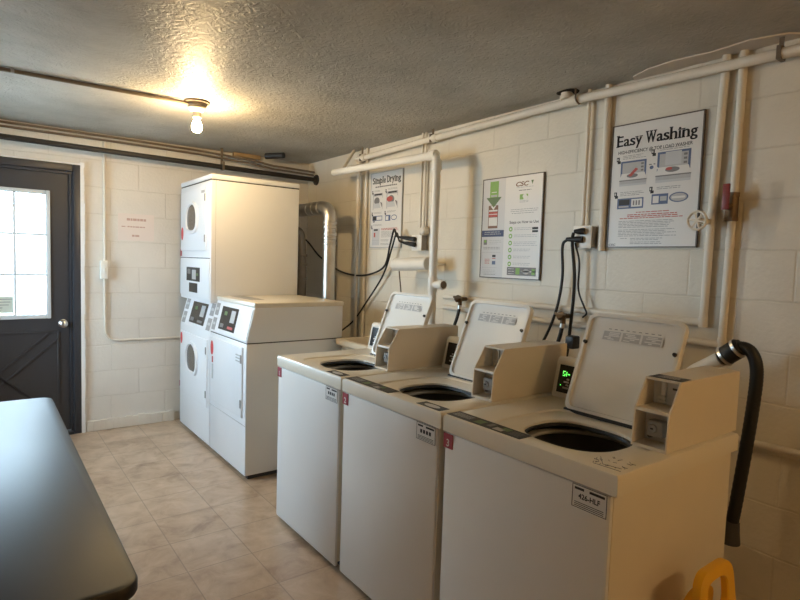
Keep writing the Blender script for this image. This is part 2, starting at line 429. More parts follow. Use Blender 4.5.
for k in (1, 2):
    gm.box(GX0+k*pw-.009, GX0+k*pw+.009, y0-.006, y0+.02, GZ0, GZ1, .002, 1)
    gm.box(GX0, GX1, y0-.005, y0+.019, GZ0+k*ph-.008, GZ0+k*ph+.008, .002, 1)
gm.build('muntin_grid', 'muntin', wframe)
MB().box(GX0, GX1, y0+.024, y0+.03, GZ0, GZ1).build('window_pane', 'glass', door)
kb = MB()
kb.lathe([(.001, -.002), (.032, -.002), (.033, -.008), (.02, -.014), (.012, -.02), (.012, -.034), (.022, -.04), (.03, -.052), (.029, -.066), (.018, -.076), (.001, -.078)], (.522, y0, .895), 'y', 24)
kb.build('door_knob', 'steel', slab, label='bright steel door knob')
MB().box(DX0+.055, DX1-.055, WY-.03, WY+.1, 0, .022, .005).build('threshold', 'doorframe', door)
# white paint line cut in around the frame
tw = MB()
z = 0
while z < DZ+.02:
    h = .05+.06*random.random(); z1 = min(z+h, DZ+.02); tw.box(DX1-.004, DX1+.018+.009*random.random(), WY-.022, WY+.01, z, z1+.002); z = z1
x = DX0
while x < DX1:
    x1 = min(x+.06+.05*random.random(), DX1+.014); tw.box(x, x1+.002, WY-.006, WY+.01, DZ, DZ+.012+.006*random.random()); x = x1
structure(tw.build('trim_1', 'whitepaint', recentre=False))

# notice taped behind the lower left pane
nt_ = thing('paper_notice', 'cream paper notice taped inside the lower panes of the door window', 'notice', (.09, y0+.018, .99))
nb = MB(); nb.box(GX0+pw+.014, GX0+2*pw-.012, y0+.0205, y0+.0228, .985, 1.115)
for k, (a, b) in enumerate(((.03, .185), (.05, .17), (.03, .16), (.035, .12))):
    zz = 1.092-.022*k; nb.box(GX0+pw+a-.008, GX0+pw+b, y0+.0198, y0+.0204, zz-.003, zz+.002, mi=1)
nb.build('printed_sheet', ['sheet', 'greytext'], nt_)

# ------------------------------------------------------------------ posters on the right wall
class Poster:
    def __init__(s, name, label, yl, yr, z0, z1, frame=True):
        s.yl, s.yr, s.z0, s.z1 = yl, yr, z0, z1; s.x = WX-.012
        s.root = thing(name, label, 'poster', (WX-.006, (yl+yr)/2, z0))
        e = MB(); t = .0045
        for a, b, c, d in ((yl-t, yl+.001, z0, z1), (yr-.001, yr+t, z0, z1), (yr, yl, z0-.001, z0+t), (yr, yl, z1-t, z1+.001)): e.box(WX-.0145, WX-.0008, a, b, c, d)
        e.build('edging', 'posterframe' if frame else 'palegrey', s.root)
        s.pr = MB(); s.mats = ['poster']; s.pr.box(WX-.012, WX+.0005, yr, yl, z0, z1, .001, 1)
    def mi(s, m):
        if m not in s.mats: s.mats.append(m)
        return s.mats.index(m)
    def P(s, u, v, lift): return Vector((s.x-lift, s.yl+(s.yr-s.yl)*u, s.z1+(s.z0-s.z1)*v))
    def rect(s, u0, u1, v0, v1, m, lv=1): l = .0005*lv; s.pr.poly([s.P(u0, v1, l), s.P(u1, v1, l), s.P(u1, v0, l), s.P(u0, v0, l)], s.mi(m))
    def poly(s, pts, m, lv=1): s.pr.poly([s.P(u, v, .0005*lv) for u, v in pts], s.mi(m))
    def disc(s, u, v, ru, rv, m, lv=1): s.poly([(u+ru*math.cos(a), v+rv*math.sin(a)) for a in [2*math.pi*k/20 for k in range(20)]], m, lv)
    def lines(s, u0, u1, v0, dv, n, m='greytext', ragged=.3, th=.28, lv=1):
        for k in range(n):
            e = u1-(u1-u0)*ragged*random.random(); u = u0
            while u < e:                                     # word-length dashes
                w = min(.02+.05*random.random(), e-u); s.rect(u, u+w, v0+k*dv, v0+k*dv+dv*th, m, lv); u += w+.008
    def text(s, t, u0, u1, v, h, m='print_', bold=0., shear=0.):
        H = s.z1-s.z0; W = s.yl-s.yr
        text_into(s.pr, t, s.P(u0, v, .0006), (0, -1, 0), (0, 0, 1), h*H, (u1-u0)*W, s.mi(m), bold, shear=shear)
    def title(s, t, u0, u1, v, h):
        serif_text(s.pr, t, s.P(u0, v, .0006), (0, -1, 0), (0, 0, 1), h*(s.z1-s.z0), (u1-u0)*(s.yl-s.yr), s.mi('print_'), Vector((0, 0, 0)))
    def step(s, u, v):           # small pointing-hand marker beside each step
        s.rect(u, u+.035, v, v+.035, 'print_'); s.rect(u+.012, u+.05, v+.03, v+.052, 'print_'); s.rect(u+.008, u+.02, v+.008, v+.026, 'poster', 2)
    def done(s): s.pr.build('printed_sheet', s.mats, s.root)

# "Easy Washing"
p = Poster('washing_poster', 'Easy Washing instruction poster on the wall above the nearest washer', 1.717, 1.257, 1.578, 2.201)
p.title('Easy Washing', .055, .945, .175, .088)
p.text('HIGH-EFFICIENCY @ TOP LOAD WASHER', .08, .90, .238, .026, bold=.012)
def washer_pic(p, u0, u1, v0, v1, lid):
    w, h = u1-u0, v1-v0
    p.rect(u0, u1, v0, v0+h*.62, 'blue')
    p.rect(u0+w*.07, u1-w*.07, v0+h*.07, v0+h*.62, 'palegrey', 2)
    if lid: p.rect(u0+w*.25, u1-w*.27, v0+h*.02, v0+h*.45, 'ltgrey', 3)
    p.poly([(u0+w*.05, v0+h*.5), (u1-w*.05, v0+h*.5), (u1+w*.04, v0+h*.76), (u0-w*.03, v0+h*.76)], 'poster', 3)
    p.disc(u0+w*.48, v0+h*.60, w*.22, h*.085, 'greytext', 4)
    p.rect(u0-w*.03, u1+w*.04, v0+h*.76, v0+h*.8, 'greytext', 4); p.rect(u0-w*.02, u1+w*.03, v0+h*.8, v0+h*.92, 'palegrey', 4); p.rect(u0-w*.02, u1+w*.03, v0+h*.92, v1, 'ltgrey', 4)
    a = (u0+w*.32, v0+h*.60)
    p.poly([a, (u0+w*.44, v0+h*.64), (u0+w*.70, v0+h*.36), (u0+w*.60, v0+h*.30)], 'redtext', 5) if not lid else p.disc(u0+w*.38, v0+h*.57, w*.10, h*.05, 'redtext', 5)
    for k in range(3): p.rect(u1-w*.2, u1-w*.1, v0+h*(.12+.13*k), v0+h*(.19+.13*k), 'greytext', 3)
washer_pic(p, .12, .42, .30, .50, False); washer_pic(p, .54, .89, .265, .50, True)
p.step(.065, .262); p.step(.47, .235)
p.lines(.14, .42, .255, .012, 3); p.lines(.56, .88, .236, .012, 2)
p.rect(.45, .52, .345, .353, 'greytext'); p.disc(.48, .373, .022, .014, 'blue')
p.poly([(.44, .32), (.47, .33), (.62, .42), (.60, .43)], 'poster', 6)
p.step(.055, .545); p.step(.47, .525)
p.lines(.13, .42, .548, .013, 3); p.lines(.55, .88, .532, .013, 2)
for u0, u1 in ((.10, .41),):
    p.rect(u0, u1, .60, .685, 'blue'); p.rect(u0+.02, u0+.15, .610, .655, 'print_', 2); p.rect(u0+.17, u1-.015, .610, .672, 'poster', 2)
    for k in range(3): p.rect(u0+.19+.032*k, u0+.207+.032*k, .622, .660, 'greytext', 3)
    p.rect(u0+.02, u0+.14, .662, .674, 'palegrey', 2)
p.rect(.50, .68, .585, .665, 'blue'); p.rect(.515, .58, .60, .655, 'poster', 2); p.rect(.595, .665, .605, .640, 'palegrey', 2)
p.disc(.79, .620, .10, .038, 'blue'); p.disc(.79, .620, .085, .030, 'palegrey', 2); p.rect(.72, .86, .612, .628, 'poster', 3)
p.lines(.33, .70, .715, .014, 1, 'redtext', .1, .45); p.lines(.23, .82, .733, .014, 2, 'redtext', .06, .5); p.lines(.14, .88, .761, .014, 1, 'redtext', .05, .45)
p.lines(.13, .82, .785, .0125, 5); p.lines(.13, .82, .855, .0125, 5); p.lines(.28, .66, .925, .0125, 2); p.lines(.28, .66, .955, .0125, 2)
p.lines(.16, .25, .925, .0125, 1)
p.text('CSC', .02, .11, .985, .016, bold=.02, shear=.2)
p.done()

# pay-by-phone poster
p = Poster('payment_poster', 'white payment instruction poster with a green arrow, above the middle washer', 2.645, 2.153, 1.386, 2.019)
p.rect(.012, .40, .008, .99, 'posterg')
p.rect(.13, .28, .03, .20, 'green', 2); p.poly([(.07, .19), (.34, .19), (.205, .29)], 'dkgreen', 3)
p.text('PAY', .15, .26, .075, .035, 'poster', .02)
for pr_ in p.pr.bm.faces[-1:]: pass
p.rect(.16, .25, .135, .142, 'poster', 4); p.rect(.15, .26, .165, .185, 'palegrey', 4)
p.rect(.115, .285, .27, .50, 'brownp', 1.5); p.rect(.125, .275, .315, .33, 'poster', 2); p.rect(.125, .275, .335, .385, 'redtext', 2); p.rect(.125, .275, .355, .362, 'poster', 3); p.rect(.125, .275, .39, .475, 'poster', 2)
p.poly([(.15, .275), (.25, .275), (.20, .315)], 'poster', 2.5)
p.rect(.012, .40, .52, .585, 'navy', 2); p.lines(.06, .36, .535, .02, 2, 'palegrey', .1, .3, 3)
p.rect(.05, .11, .615, .665, 'greytext', 2); p.disc(.08, .63, .02, .014, 'green', 3); p.lines(.15, .37, .62, .018, 2, 'palegrey', .1, .3, 2); p.lines(.15, .3, .655, .018, 1, 'palegrey', .1, .3, 2)
p.lines(.05, .36, .69, .015, 2, 'greytext', .2, .3, 2); p.lines(.03, .38, .742, .015, 1, 'palegrey', .1, .25, 2)
p.rect(.21, .28, .765, .875, 'ltgrey', 2); p.rect(.215, .275, .768, .79, 'print_', 3); p.rect(.215, .275, .83, .865, 'blue', 3); p.rect(.215, .275, .80, .807, 'redtext', 3)
p.lines(.08, .17, .81, .014, 4, 'redtext', .2, .35, 2); p.lines(.03, .33, .895, .015, 1, 'palegrey', .1, .25, 2); p.lines(.05, .3, .92, .015, 3, 'palegrey', .15, .3, 2); p.lines(.07, .28, .965, .015, 1, 'greytext', .1, .3, 2)
p.text('CSC', .57, .78, .105, .042, 'brownp', .03, .25); p.poly([(.81, .06), (.85, .06), (.83, .10)], 'dkgreen')
p.lines(.58, .85, .115, .012, 1, 'palegrey', .02, .5); p.lines(.62, .82, .143, .014, 1, 'greytext', .02, .5)
p.rect(.64, .77, .185, .235, 'green'); p.disc(.72, .205, .035, .02, 'poster', 2); p.rect(.70, .77, .205, .235, 'poster', 3); p.lines(.64, .78, .245, .012, 2, 'palegrey', .05, .5)
p.lines(.50, .95, .325, .018, 2, 'greytext', .04, .2); p.lines(.52, .88, .362, .018, 1, 'greytext', .04, .2)
p.text('Steps on How to Use', .49, .955, .462, .027, 'print_', .012)
for k in range(6):
    v = .515+.068*k
    p.disc(.515, v, .03, .0235, 'green'); p.disc(.515, v, .014, .011, 'poster', 2)
    p.lines(.57, .96 if k < 3 else .86, v-.012, .016, 2 if k != 2 else 3, 'palegrey', .12, .35)
p.rect(.86, .95, .503, .525, 'print_', 2); p.rect(.86, .95, .532, .552, 'print_', 2)
p.rect(.48, .945, .885, .985-.02, 'greytext'); p.lines(.50, .60, .90, .024, 3, 'poster', .1, .2, 2)
p.rect(.625, .69, .893, .955, 'green', 2); p.disc(.79, .925, .05, .026, 'palegrey', 2); p.rect(.71, .93, .918, .93, 'poster', 2); p.rect(.88, .93, .90, .955, 'green', 2)
p.done()

# "Simple Drying"
p = Poster('drying_poster', 'Simple Drying instruction poster near the far corner, behind the white drain pipe', 3.968, 3.526, 1.583, 2.198, False)
p.title('Simple Drying', .06, .95, .145, .085)
p.text('FRONT LOADING DRYER' if False else ' ', .1, .2, .2, .02) if False else p.lines(.15, .85, .182, .03, 1, 'greytext', .03, .55)
def dryer_pic(p, u0, u1, v0, v1, red):
    w, h = u1-u0, v1-v0
    p.rect(u0, u1, v0, v1, 'palegrey'); p.rect(u0+w*.15, u1-w*.1, v0+h*.03, v0+h*.12, 'print_', 2); p.rect(u0+w*.08, u1-w*.04, v0+h*.18, v1, 'poster', 2)
    p.disc(u0+w*.42, v0+h*.48, w*.28, h*.24, 'greytext', 3); p.disc(u1-w*.08, v0+h*.5, w*.13, h*.24, 'poster', 4)
    p.poly([(u0+w*.1, v0+h*.62), (u1-w*.3, v0+h*.62), (u1-w*.18, v1-h*.08), (u0+w*.05, v1-h*.08)], 'ltgrey', 5)
    p.poly([(u1-w*.22, v0+h*.55), (u1-w*.02, v0+h*.62), (u1-w*.05, v0+h*.9)], 'greytext', 6)
    if red: p.disc(u0+w*.30, v0+h*.45, w*.27, h*.15, 'redtext', 6)
dryer_pic(p, .08, .40, .275, .49, False); dryer_pic(p, .52, .87, .265, .49, True)
p.step(.045, .235); p.step(.48, .235); p.lines(.12, .35, .235, .013, 2); p.lines(.56, .85, .228, .013, 2)
p.step(.045, .525); p.step(.47, .52); p.lines(.11, .42, .527, .013, 2); p.lines(.54, .85, .522, .013, 2)
p.rect(.08, .40, .575, .64, 'blue'); p.rect(.10, .2, .58, .635, 'print_', 2); p.rect(.22, .385, .585, .63, 'poster', 2); p.rect(.1, .16, .645, .66, 'print_')
p.rect(.50, .66, .575, .65, 'blue'); p.rect(.52, .60, .588, .64, 'poster', 2); p.disc(.77, .61, .09, .035, 'blue'); p.disc(.77, .61, .075, .026, 'poster', 2)
p.step(.04, .70); p.lines(.11, .42, .69, .013, 2)
p.rect(.08, .33, .745, .97, 'ltgrey'); p.rect(.14, .27, .753, .775, 'print_', 2); p.rect(.14, .19, .80, .86, 'redtext', 2); p.rect(.09, .32, .90, .905, 'palegrey', 2)
p.lines(.38, .93, .745, .016, 2, 'redtext', .1, .5); p.lines(.38, .85, .785, .0145, 6); p.lines(.37, .68, .895, .015, 2); p.lines(.37, .72, .945, .015, 2)
p.done()

# faded paper notice on the back wall
nt2 = thing('paper_notice', 'faded pinkish paper notice taped to the back wall right of the door', 'notice', (1.054, WY-.002, 1.58))
nb = MB(); nb.box(.914, 1.193, WY-.003, WY+.0005, 1.578, 1.80)
for a, b, zz, t in ((.98, 1.13, 1.752, .010), (.94, .975, 1.692, .004), (.985, 1.12, 1.692, .005), (1.02, 1.08, 1.618, .008)):
    x = a
    while x < b:
        w = min(.012+.02*random.random(), b-x); nb.box(x, x+w, WY-.0036, WY-.0031, zz-t, zz+t, mi=1); x += w+.004
nb.build('printed_sheet', ['notice', 'noticetext'], nt2)

# ------------------------------------------------------------------ washers
WXF, WXB, WT = 1.315, 2.03, .93       # front, back, top of deck
def make_washer(yn, num, label, plate, strip, scribble, cap, ldx=0., ldy=0., lit=False):
    yf = yn+.684; O = yn-.786         # O shifts the layout measured on the nearest washer
    rt = thing('washing_machine', label, 'washing machine', ((WXF+WXB)/2, (yn+yf)/2, 0), 'row of top loading coin washers')
    def sq(e, z): return [(WXF+.012+e, yn+.015+e, z), (WXB-.012-e, yn+.015+e, z), (WXB-.012-e, yf-.008-e, z), (WXF+.012+e, yf-.008-e, z)]
    cab = MB().ring([sq(0, .045), sq(0, .872), sq(.012, .872), sq(.012, .06)], True, True, True).build('cabinet', 'side', rt)   # open at the top
    fp = MB(); fp.box(WXF+.002, WXF+.02, yn+.017, yf-.009, .022, .868, .007)
    fp.build('front_panel', 'front', rt)
    bs = MB(); bs.box(WXF+.05, WXB-.02, yn+.03, yf-.03, .0, .05); bs.build('base_plinth', 'dark', rt)
    # deck with recessed lid well and round-ended opening
    cx, cy = 1.568, 1.085+O
    ang = sorted([2*math.pi*k/72 for k in range(72)]+[math.atan2(b-cy, a-cx) % (2*math.pi) for a in (WXF, WXB) for b in (yn, yf)])
    def rectp(a, ins, z):
        c, s_ = math.cos(a), math.sin(a); t = 9
        if c > 1e-6: t = min(t, (WXB-ins-cx)/c)
        if c < -1e-6: t = min(t, (WXF+ins-cx)/c)
        if s_ > 1e-6: t = min(t, (yf-ins-cy)/s_)
        if s_ < -1e-6: t = min(t, (yn+ins-cy)/s_)
        return (cx+t*c, cy+t*s_, z)
    def sup(a, rx, ry, n, z, front=1.):
        c, s_ = math.cos(a), math.sin(a); rx2 = rx*front if c < 0 else rx
        t = (abs(c/rx2)**n+abs(s_/ry)**n)**(-1/n)
        return (cx+t*c, cy+t*s_, z)
    dk = MB()
    dk.ring([[rectp(a, .02, .87) for a in ang], [rectp(a, 0, .872) for a in ang], [rectp(a, 0, .922) for a in ang], [rectp(a, .003, .928) for a in ang], [rectp(a, .009, WT) for a in ang],
             [sup(a, .205, .235, 6, WT) for a in ang], [sup(a, .199, .229, 6, WT-.006) for a in ang],
             [sup(a, .142, .172, 2.6, WT-.007, 1.2) for a in ang], [sup(a, .134, .164, 2.6, WT-.011, 1.2) for a in ang], [sup(a, .132, .162, 2.6, WT-.03, 1.2) for a in ang]])
    dk.build('top_deck', 'bisque', rt)
    gk = MB()
    gk.ring([[sup(a, .136, .166, 2.6, WT-.018, 1.2) for a in ang], [sup(a, .126, .156, 2.6, WT-.020, 1.2) for a in ang], [sup(a, .124, .154, 2.6, WT-.028, 1.2) for a in ang], [sup(a, .138, .168, 2.6, WT-.034, 1.2) for a in ang]])
    gk.build('gasket', 'rubber', rt)
    tb = MB(); c0 = (cx+.02, cy, 0)
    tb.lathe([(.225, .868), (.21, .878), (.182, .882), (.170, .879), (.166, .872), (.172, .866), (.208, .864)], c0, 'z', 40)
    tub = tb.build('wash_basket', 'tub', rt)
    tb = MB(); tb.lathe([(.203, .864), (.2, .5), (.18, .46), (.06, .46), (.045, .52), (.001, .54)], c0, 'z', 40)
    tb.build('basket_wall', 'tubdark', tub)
    # open lid leaning back from its hinge
    hx, hz, Ly0, Ly1, Ln = 1.768+ldx, WT+.004, .919+O+ldy, 1.300+O+ldy, .388
    an = math.atan2(.14, .355)
    T = Matrix.Translation((hx, 0, hz)) @ Matrix.Rotation(an, 4, 'Y')
    def lp(pt): return T @ Vector(pt)     # lid space: x thickness (inner face at 0 facing -x), y, z up along the lid
    lw = Ly1-Ly0; lc = (Ly0+Ly1)/2
    o_ = rrect(lc, Ln/2, lw, Ln, .03, 6)
    def lring(pts, x, s=1.): return [lp((x, lc+(a-lc)*s, Ln/2+(b-Ln/2)*s)) for a, b in pts]
    lm = MB(); kk = (lw-.026)/lw
    lm.ring([lring(o_, .03, .93), lring(o_, .028, .985), lring(o_, .018), lring(o_, .003), lring(o_, 0, .992), lring(o_, 0, kk), lring(o_, .009, kk-.012), lring(o_, .011, kk-.05)], True, True, True)
    lid = lm.build('lid', 'lid', rt)
    for y_ in (Ly0+.016, Ly1-.016):
        MB().cyl(lp((.002, y_, .268)), lp((-.008, y_, .268)), .008, .006, 14).build('bumper', 'black', lid)
    hg = MB(); hg.box(hx-.004, hx+.02, Ly0+.01, Ly1-.005, WT-.008, WT+.006, .001, 1); hg.build('hinge_strip', 'black', lid)
    ls = MB(); y1 = lc+.117; w3 = .234/3
    def lq(ya, yb, za, zb, x, mi): ls.poly([lp((x, ya, za)), lp((x, yb, za)), lp((x, yb, zb)), lp((x, ya, zb))], mi)
    lq(y1-.236, y1+.002, .287, .325, .0085, 0)
    for k in range(3):
        ya = y1-k*w3-.004; lq(ya-w3+.008, ya, .289, .323, .008, 1)
        for j in range(5):
            a, b = ya-.012-.048*random.random(), ya-.006-.04*random.random(); zz = .292+.006*j; lq(min(a, b)-.012, max(a, b), zz, zz+.004, .0075, 0)
    for k in range(9): lq(y1-.02-.024*k-.012, y1-.02-.024*k, .331, .3335, .0085, 2)
    ls.build('lid_label', ['paper', 'palegrey', 'greytext'], lid, label='grey and white pictogram label on the lid')
    # control panel at the back left
    px = [(1.905, WT), (1.935, 1.08), (1.95, 1.092), (2.02, 1.085), (2.025, WT)]
    cp = MB().prism(px, 'y', .925+O, yf-.008, .004)
    cpan = cp.build('control_panel', 'lid', rt)
    tilt = math.atan2(.03, .15)
    T2 = Matrix.Translation((1.905, 0, WT)) @ Matrix.Rotation(tilt, 4, 'Y')
    dp = MB(); q = lambda y_, h, x: T2 @ Vector((x, y_, h))
    ya, yb = 1.30+O, yf-.03
    dp.ring([[q(ya, .022, .002), q(yb, .022, .002), q(yb, .136, .002), q(ya, .136, .002)], [q(ya, .022, -.003), q(yb, .022, -.003), q(yb, .136, -.003), q(ya, .136, -.003)]], True, False, True)
    def seg7(y_, h, w_, t): dp.poly([q(y_, h, -.0042), q(y_-w_, h, -.0042), q(y_-w_, h+t, -.0042), q(y_, h+t, -.0042)], 1)
    for y_, h, w_, t in () if not lit else ((1.420+O, .108, .012, .003), (1.420+O, .100, .003, .008), (1.411+O, .093, .003, .008), (1.420+O, .091, .012, .003), (1.403+O, .091, .003, .018), (1.396+O, .098, .010, .004), (1.425+O, .05, .004, .004)): seg7(y_, h, w_, t)
    for k in range(4): dp.poly([q(yf-.06-.012*(k % 2), .04+.012*k, -.0041), q(yf-.085, .04+.012*k, -.0041), q(yf-.085, .047+.012*k, -.0041), q(yf-.06-.012*(k % 2), .047+.012*k, -.0041)], 2)
    dp.build('display', ['display', 'led', 'ltgrey'], cpan)
    # coin box on the right side of the deck
    b0, b1 = .803+O, .916+O
    prof = [(1.589, WT+.001), (1.597, 1.046), (1.654, 1.136), (2.05, 1.136), (2.05, WT+.001)]
    bx = MB()
    bx.prism(prof, 'y', b0, b0+.006, .0015, seg=1); bx.prism(prof, 'y', b1-.006, b1, .0015, seg=1)
    inn0, inn1 = b0+.005, b1-.005
    bx.box(1.653, 2.049, inn0, inn1, 1.129, 1.1355)
    bx.box(1.591, 1.70, inn0, inn1, WT+.001, WT+.010)
    bx.prism([(1.5985, 1.040), (1.6005, 1.049), (1.70, 1.049), (1.70, 1.040)], 'y', inn0, inn1)
    bx.box(1.66, 1.668, inn0, inn1, WT+.005, 1.045); bx.box(1.70, 1.708, inn0, inn1, 1.045, 1.131)
    bx.box(2.042, 2.05, inn0, inn1, WT+.005, 1.13)
    box = bx.build('coin_box', 'boxp', rt)
    pl_ = MB(); ym = (b0+b1)/2
    pl_.box(1.657, 1.661, inn0+.001, inn1-.001, WT+.012, 1.039); pl_.build('recess_plate', 'ltgrey', box)
    MB().box(1.697, 1.701, inn0+.001, inn1-.001, 1.05, 1.128).build('recess_plate', 'ltgrey', box)
    cm = MB(); cm.box(1.622, 1.658, ym-.024, ym+.026, .962, 1.012, .006); cm.lathe([(.001, -.006), (.012, -.006), (.014, 0), (.014, .004)], (1.622, ym+.006, .988), 'x', 18)
    mech = cm.build('coin_lock', 'greyp', box)
    MB().box(1.6135, 1.617, ym+.002, ym+.010, .986, .990).build('key_slot', 'black', mech)
    MB().cyl((1.657, ym+.028, .957), (1.645, ym+.028, .957), .007, None, 14).build('screw', 'dark', box); MB().cyl((1.657, ym-.03, .957), (1.645, ym-.03, .957), .006, None, 14).build('screw', 'dark', box)
    sv = MB(); sv.box(1.688, 1.698, ym+.008, ym+.022, 1.062, 1.122, .002, 1); sv.box(1.676, 1.692, ym+.005, ym+.025, 1.072, 1.080, .002, 1); sv.box(1.68, 1.692, ym+.005, ym+.025, 1.058, 1.066, .002, 1)
    sv.build('coin_slide', 'steel', box); MB().box(1.6955, 1.6972, ym-.028, ym-.01, 1.10, 1.106).build('price_sticker', 'dark', box)
    if cap:
        t = MB(); t.box(1.662, 1.724, b0+.006, b1-.006, 1.136, 1.1372)
        for k in range(5):
            a = b0+.022+.01*random.random(); t.poly([(1.676+.009*k, a, 1.1376), (1.676+.009*k, b1-.02-.02*random.random(), 1.1376), (1.681+.009*k, b1-.02, 1.1376), (1.681+.009*k, a, 1.1376)], 1)
        t.build('top_sticker', ['print_', 'palegrey'], box)
    # number tag
    tg = MB(); ty0, ty1 = 1.418+O, 1.466+O; tg.box(WXF-.0002, WXF+.003, ty0, ty1, .814, .866, .0006, 1)
    tagp = tg.build('number_tag', 'red', rt, label='dark red number tag')
    nm = MB(); text_into(nm, num, (WXF-.0008, (ty0+ty1)/2, .822), (0, -1, 0), (0, 0, 1), .026, None, 0, .02, 'c'); nm.build('number', 'paper', tagp)
    # data plate
    d0, d1 = .812+O, .921+O; dpz0, dpz1 = .803, .868
    dpm = MB(); dpm.box(WXF-.0002, WXF+.003, d0, d1, dpz0, dpz1, .0008, 1)
    pr = dpm; X_ = WXF-.0008
    def pq(ya, yb, za, zb): pr.poly([(X_, ya, za), (X_, yb, za), (X_, yb, zb), (X_, ya, zb)], 1)
    W_ = d1-d0
    for e in ((0, 1, 0, .03), (0, 1, .97, 1), (0, .02, 0, 1), (.98, 1, 0, 1)): pq(d1-W_*e[0], d1-W_*e[1], dpz1-.065*e[2], dpz1-.065*e[3])
    pq(d1-.008, d1-.038, dpz1-.007, dpz1-.014); pq(d1-.055, d1-.102, dpz1-.007, dpz1-.014)
    for k in range(3): pq(d1-.008, d1-.1, dpz0+.005+.005*k, dpz0+.007+.005*k)
    if plate: text_into(pr, plate, (X_, d1-W_/2, dpz0+.028), (0, -1, 0), (0, 0, 1), .0145, .068, 1, .03, 'c')
    else:
        for k in range(4): pq(d1-.022-.017*k, d1-.034-.017*k, dpz0+.028, dpz0+.042)
    pr.build('data_plate', ['paper', 'print_'], rt)
    # deck labels
    if strip:
        s_ = MB(); s_.prism([(1.327, 1.468+O), (1.392, 1.468+O), (1.388, 1.13+O), (1.327, 1.13+O)], 'z', WT, WT+.0012)
        k_ = s_; Z = WT+.0017
        def dq(a, b, c, d, mi): k_.poly([(a, c, Z), (b, c, Z), (b, d, Z), (a, d, Z)], mi+1)
        for k in range(4): dq(1.345+.009*k, 1.348+.009*k, 1.455+O, 1.37+O, 0)
        dq(1.338, 1.375, 1.345+O, 1.31+O, 1); dq(1.345, 1.38, 1.29+O, 1.27+O, 2); dq(1.335, 1.362, 1.255+O, 1.215+O, 0); dq(1.35, 1.378, 1.235+O, 1.2+O, 1)
        for k in range(4): dq(1.34+.01*k, 1.343+.01*k, 1.19+O, 1.145+O, 2)
        k_.build('instruction_strip', ['instr', 'palegrey', 'dkgreen', 'greytext'], rt, label='black instruction strip along the front of the deck')
    if scribble:
        k_ = MB()
        for k in range(26):
            x_, y_ = 1.345+.095*random.random(), .80+.10*random.random()+O; a = random.random()*3; l = .005+.012*random.random()
            k_.tube([(x_, y_, WT+.0004), (x_+l*math.cos(a), y_+l*math.sin(a), WT+.0004)], .0009, 4)
        k_.tube([(1.345, .88+O, WT+.0004), (1.35, .80+O, WT+.0004)], .0009, 4); k_.tube([(1.41, .90+O, WT+.0004), (1.36, .86+O, WT+.0004), (1.37, .81+O, WT+.0004)], .0009, 4)
        k_.build('marker_scrawl', 'greytext', rt)
    else:
        s_ = MB(); s_.prism([(1.327, .945+O), (1.378, .945+O), (1.378, .81+O), (1.327, .81+O)], 'z', WT, WT+.0012)
        s_.prism([(1.352+.016*math.cos(a), .878+O+.042*math.sin(a)) for a in [2*math.pi*k/20 for k in range(20)]], 'z', WT+.001, WT+.0018, mi=1); s_.build('deck_sticker', ['instr', 'ltgrey'], rt)
    return rt
make_washer(2.183, '1', 'white top loading washer tagged 1, farthest of the three, beside the sink', None, False, False, False, .03, -.03)
make_washer(1.4845, '2', 'middle white top loading washer with lid open and red tag 2', None, True, False, False, .03, -.005)
make_washer(.786, '3', 'nearest white top loading washer, red tag 3 and green lit display', '426-HLF', True, True, True, 0., 0., True)

# ------------------------------------------------------------------ dryers
DF = 1.368
def arch(cy, cz, w, h, n=2.7, seg=40, top=True):
    out = []
    for k in range(seg):
        a = 2*math.pi*k/seg; c, s = math.cos(a), math.sin(a); e = 2.0 if s > 0 else 3.6
        t = (abs(c)**e+abs(s)**e)**(-1/e); out.append((cy+w/2*t*c, cz+h/2*t*s))
    return out
def front_door(root, y0, y1, z0, z1, window, hinge_y, mat_='white'):
    d = MB(); d.box(DF-.010, DF+.004, y0, y1, z0, z1, .0075, 3); dr = d.build('door', mat_, root)
    if window:
        cy, cz, w, h = window
        f = MB(); o, i, i2 = arch(cy, cz, w+.06, h+.06), arch(cy, cz, w+.012, h+.012), arch(cy, cz, w, h)
        f.ring([[(DF-.010, a, b) for a, b in o], [(DF-.024, a+(cy-a)*.03, b+(cz-b)*.03) for a, b in o], [(DF-.026, a, b) for a, b in i], [(DF-.013, a, b) for a, b in i2]])
        wf = f.build('window_ring', 'white', dr)
        MB().ring([[(DF-.013, a, b) for a, b in i2]], True, False, True)
        g = MB(); g.poly([(DF-.0135, a, b) for a, b in i2]); g.build('door_glass', 'doorglass', dr)
    for zz in (z0+.10*(z1-z0)+.02, z1-.10*(z1-z0)-.06): MB().box(DF-.016, DF-.009, hinge_y-.008, hinge_y+.008, zz, zz+.055, .002, 1).build('hinge', 'greyp', dr)
    return dr
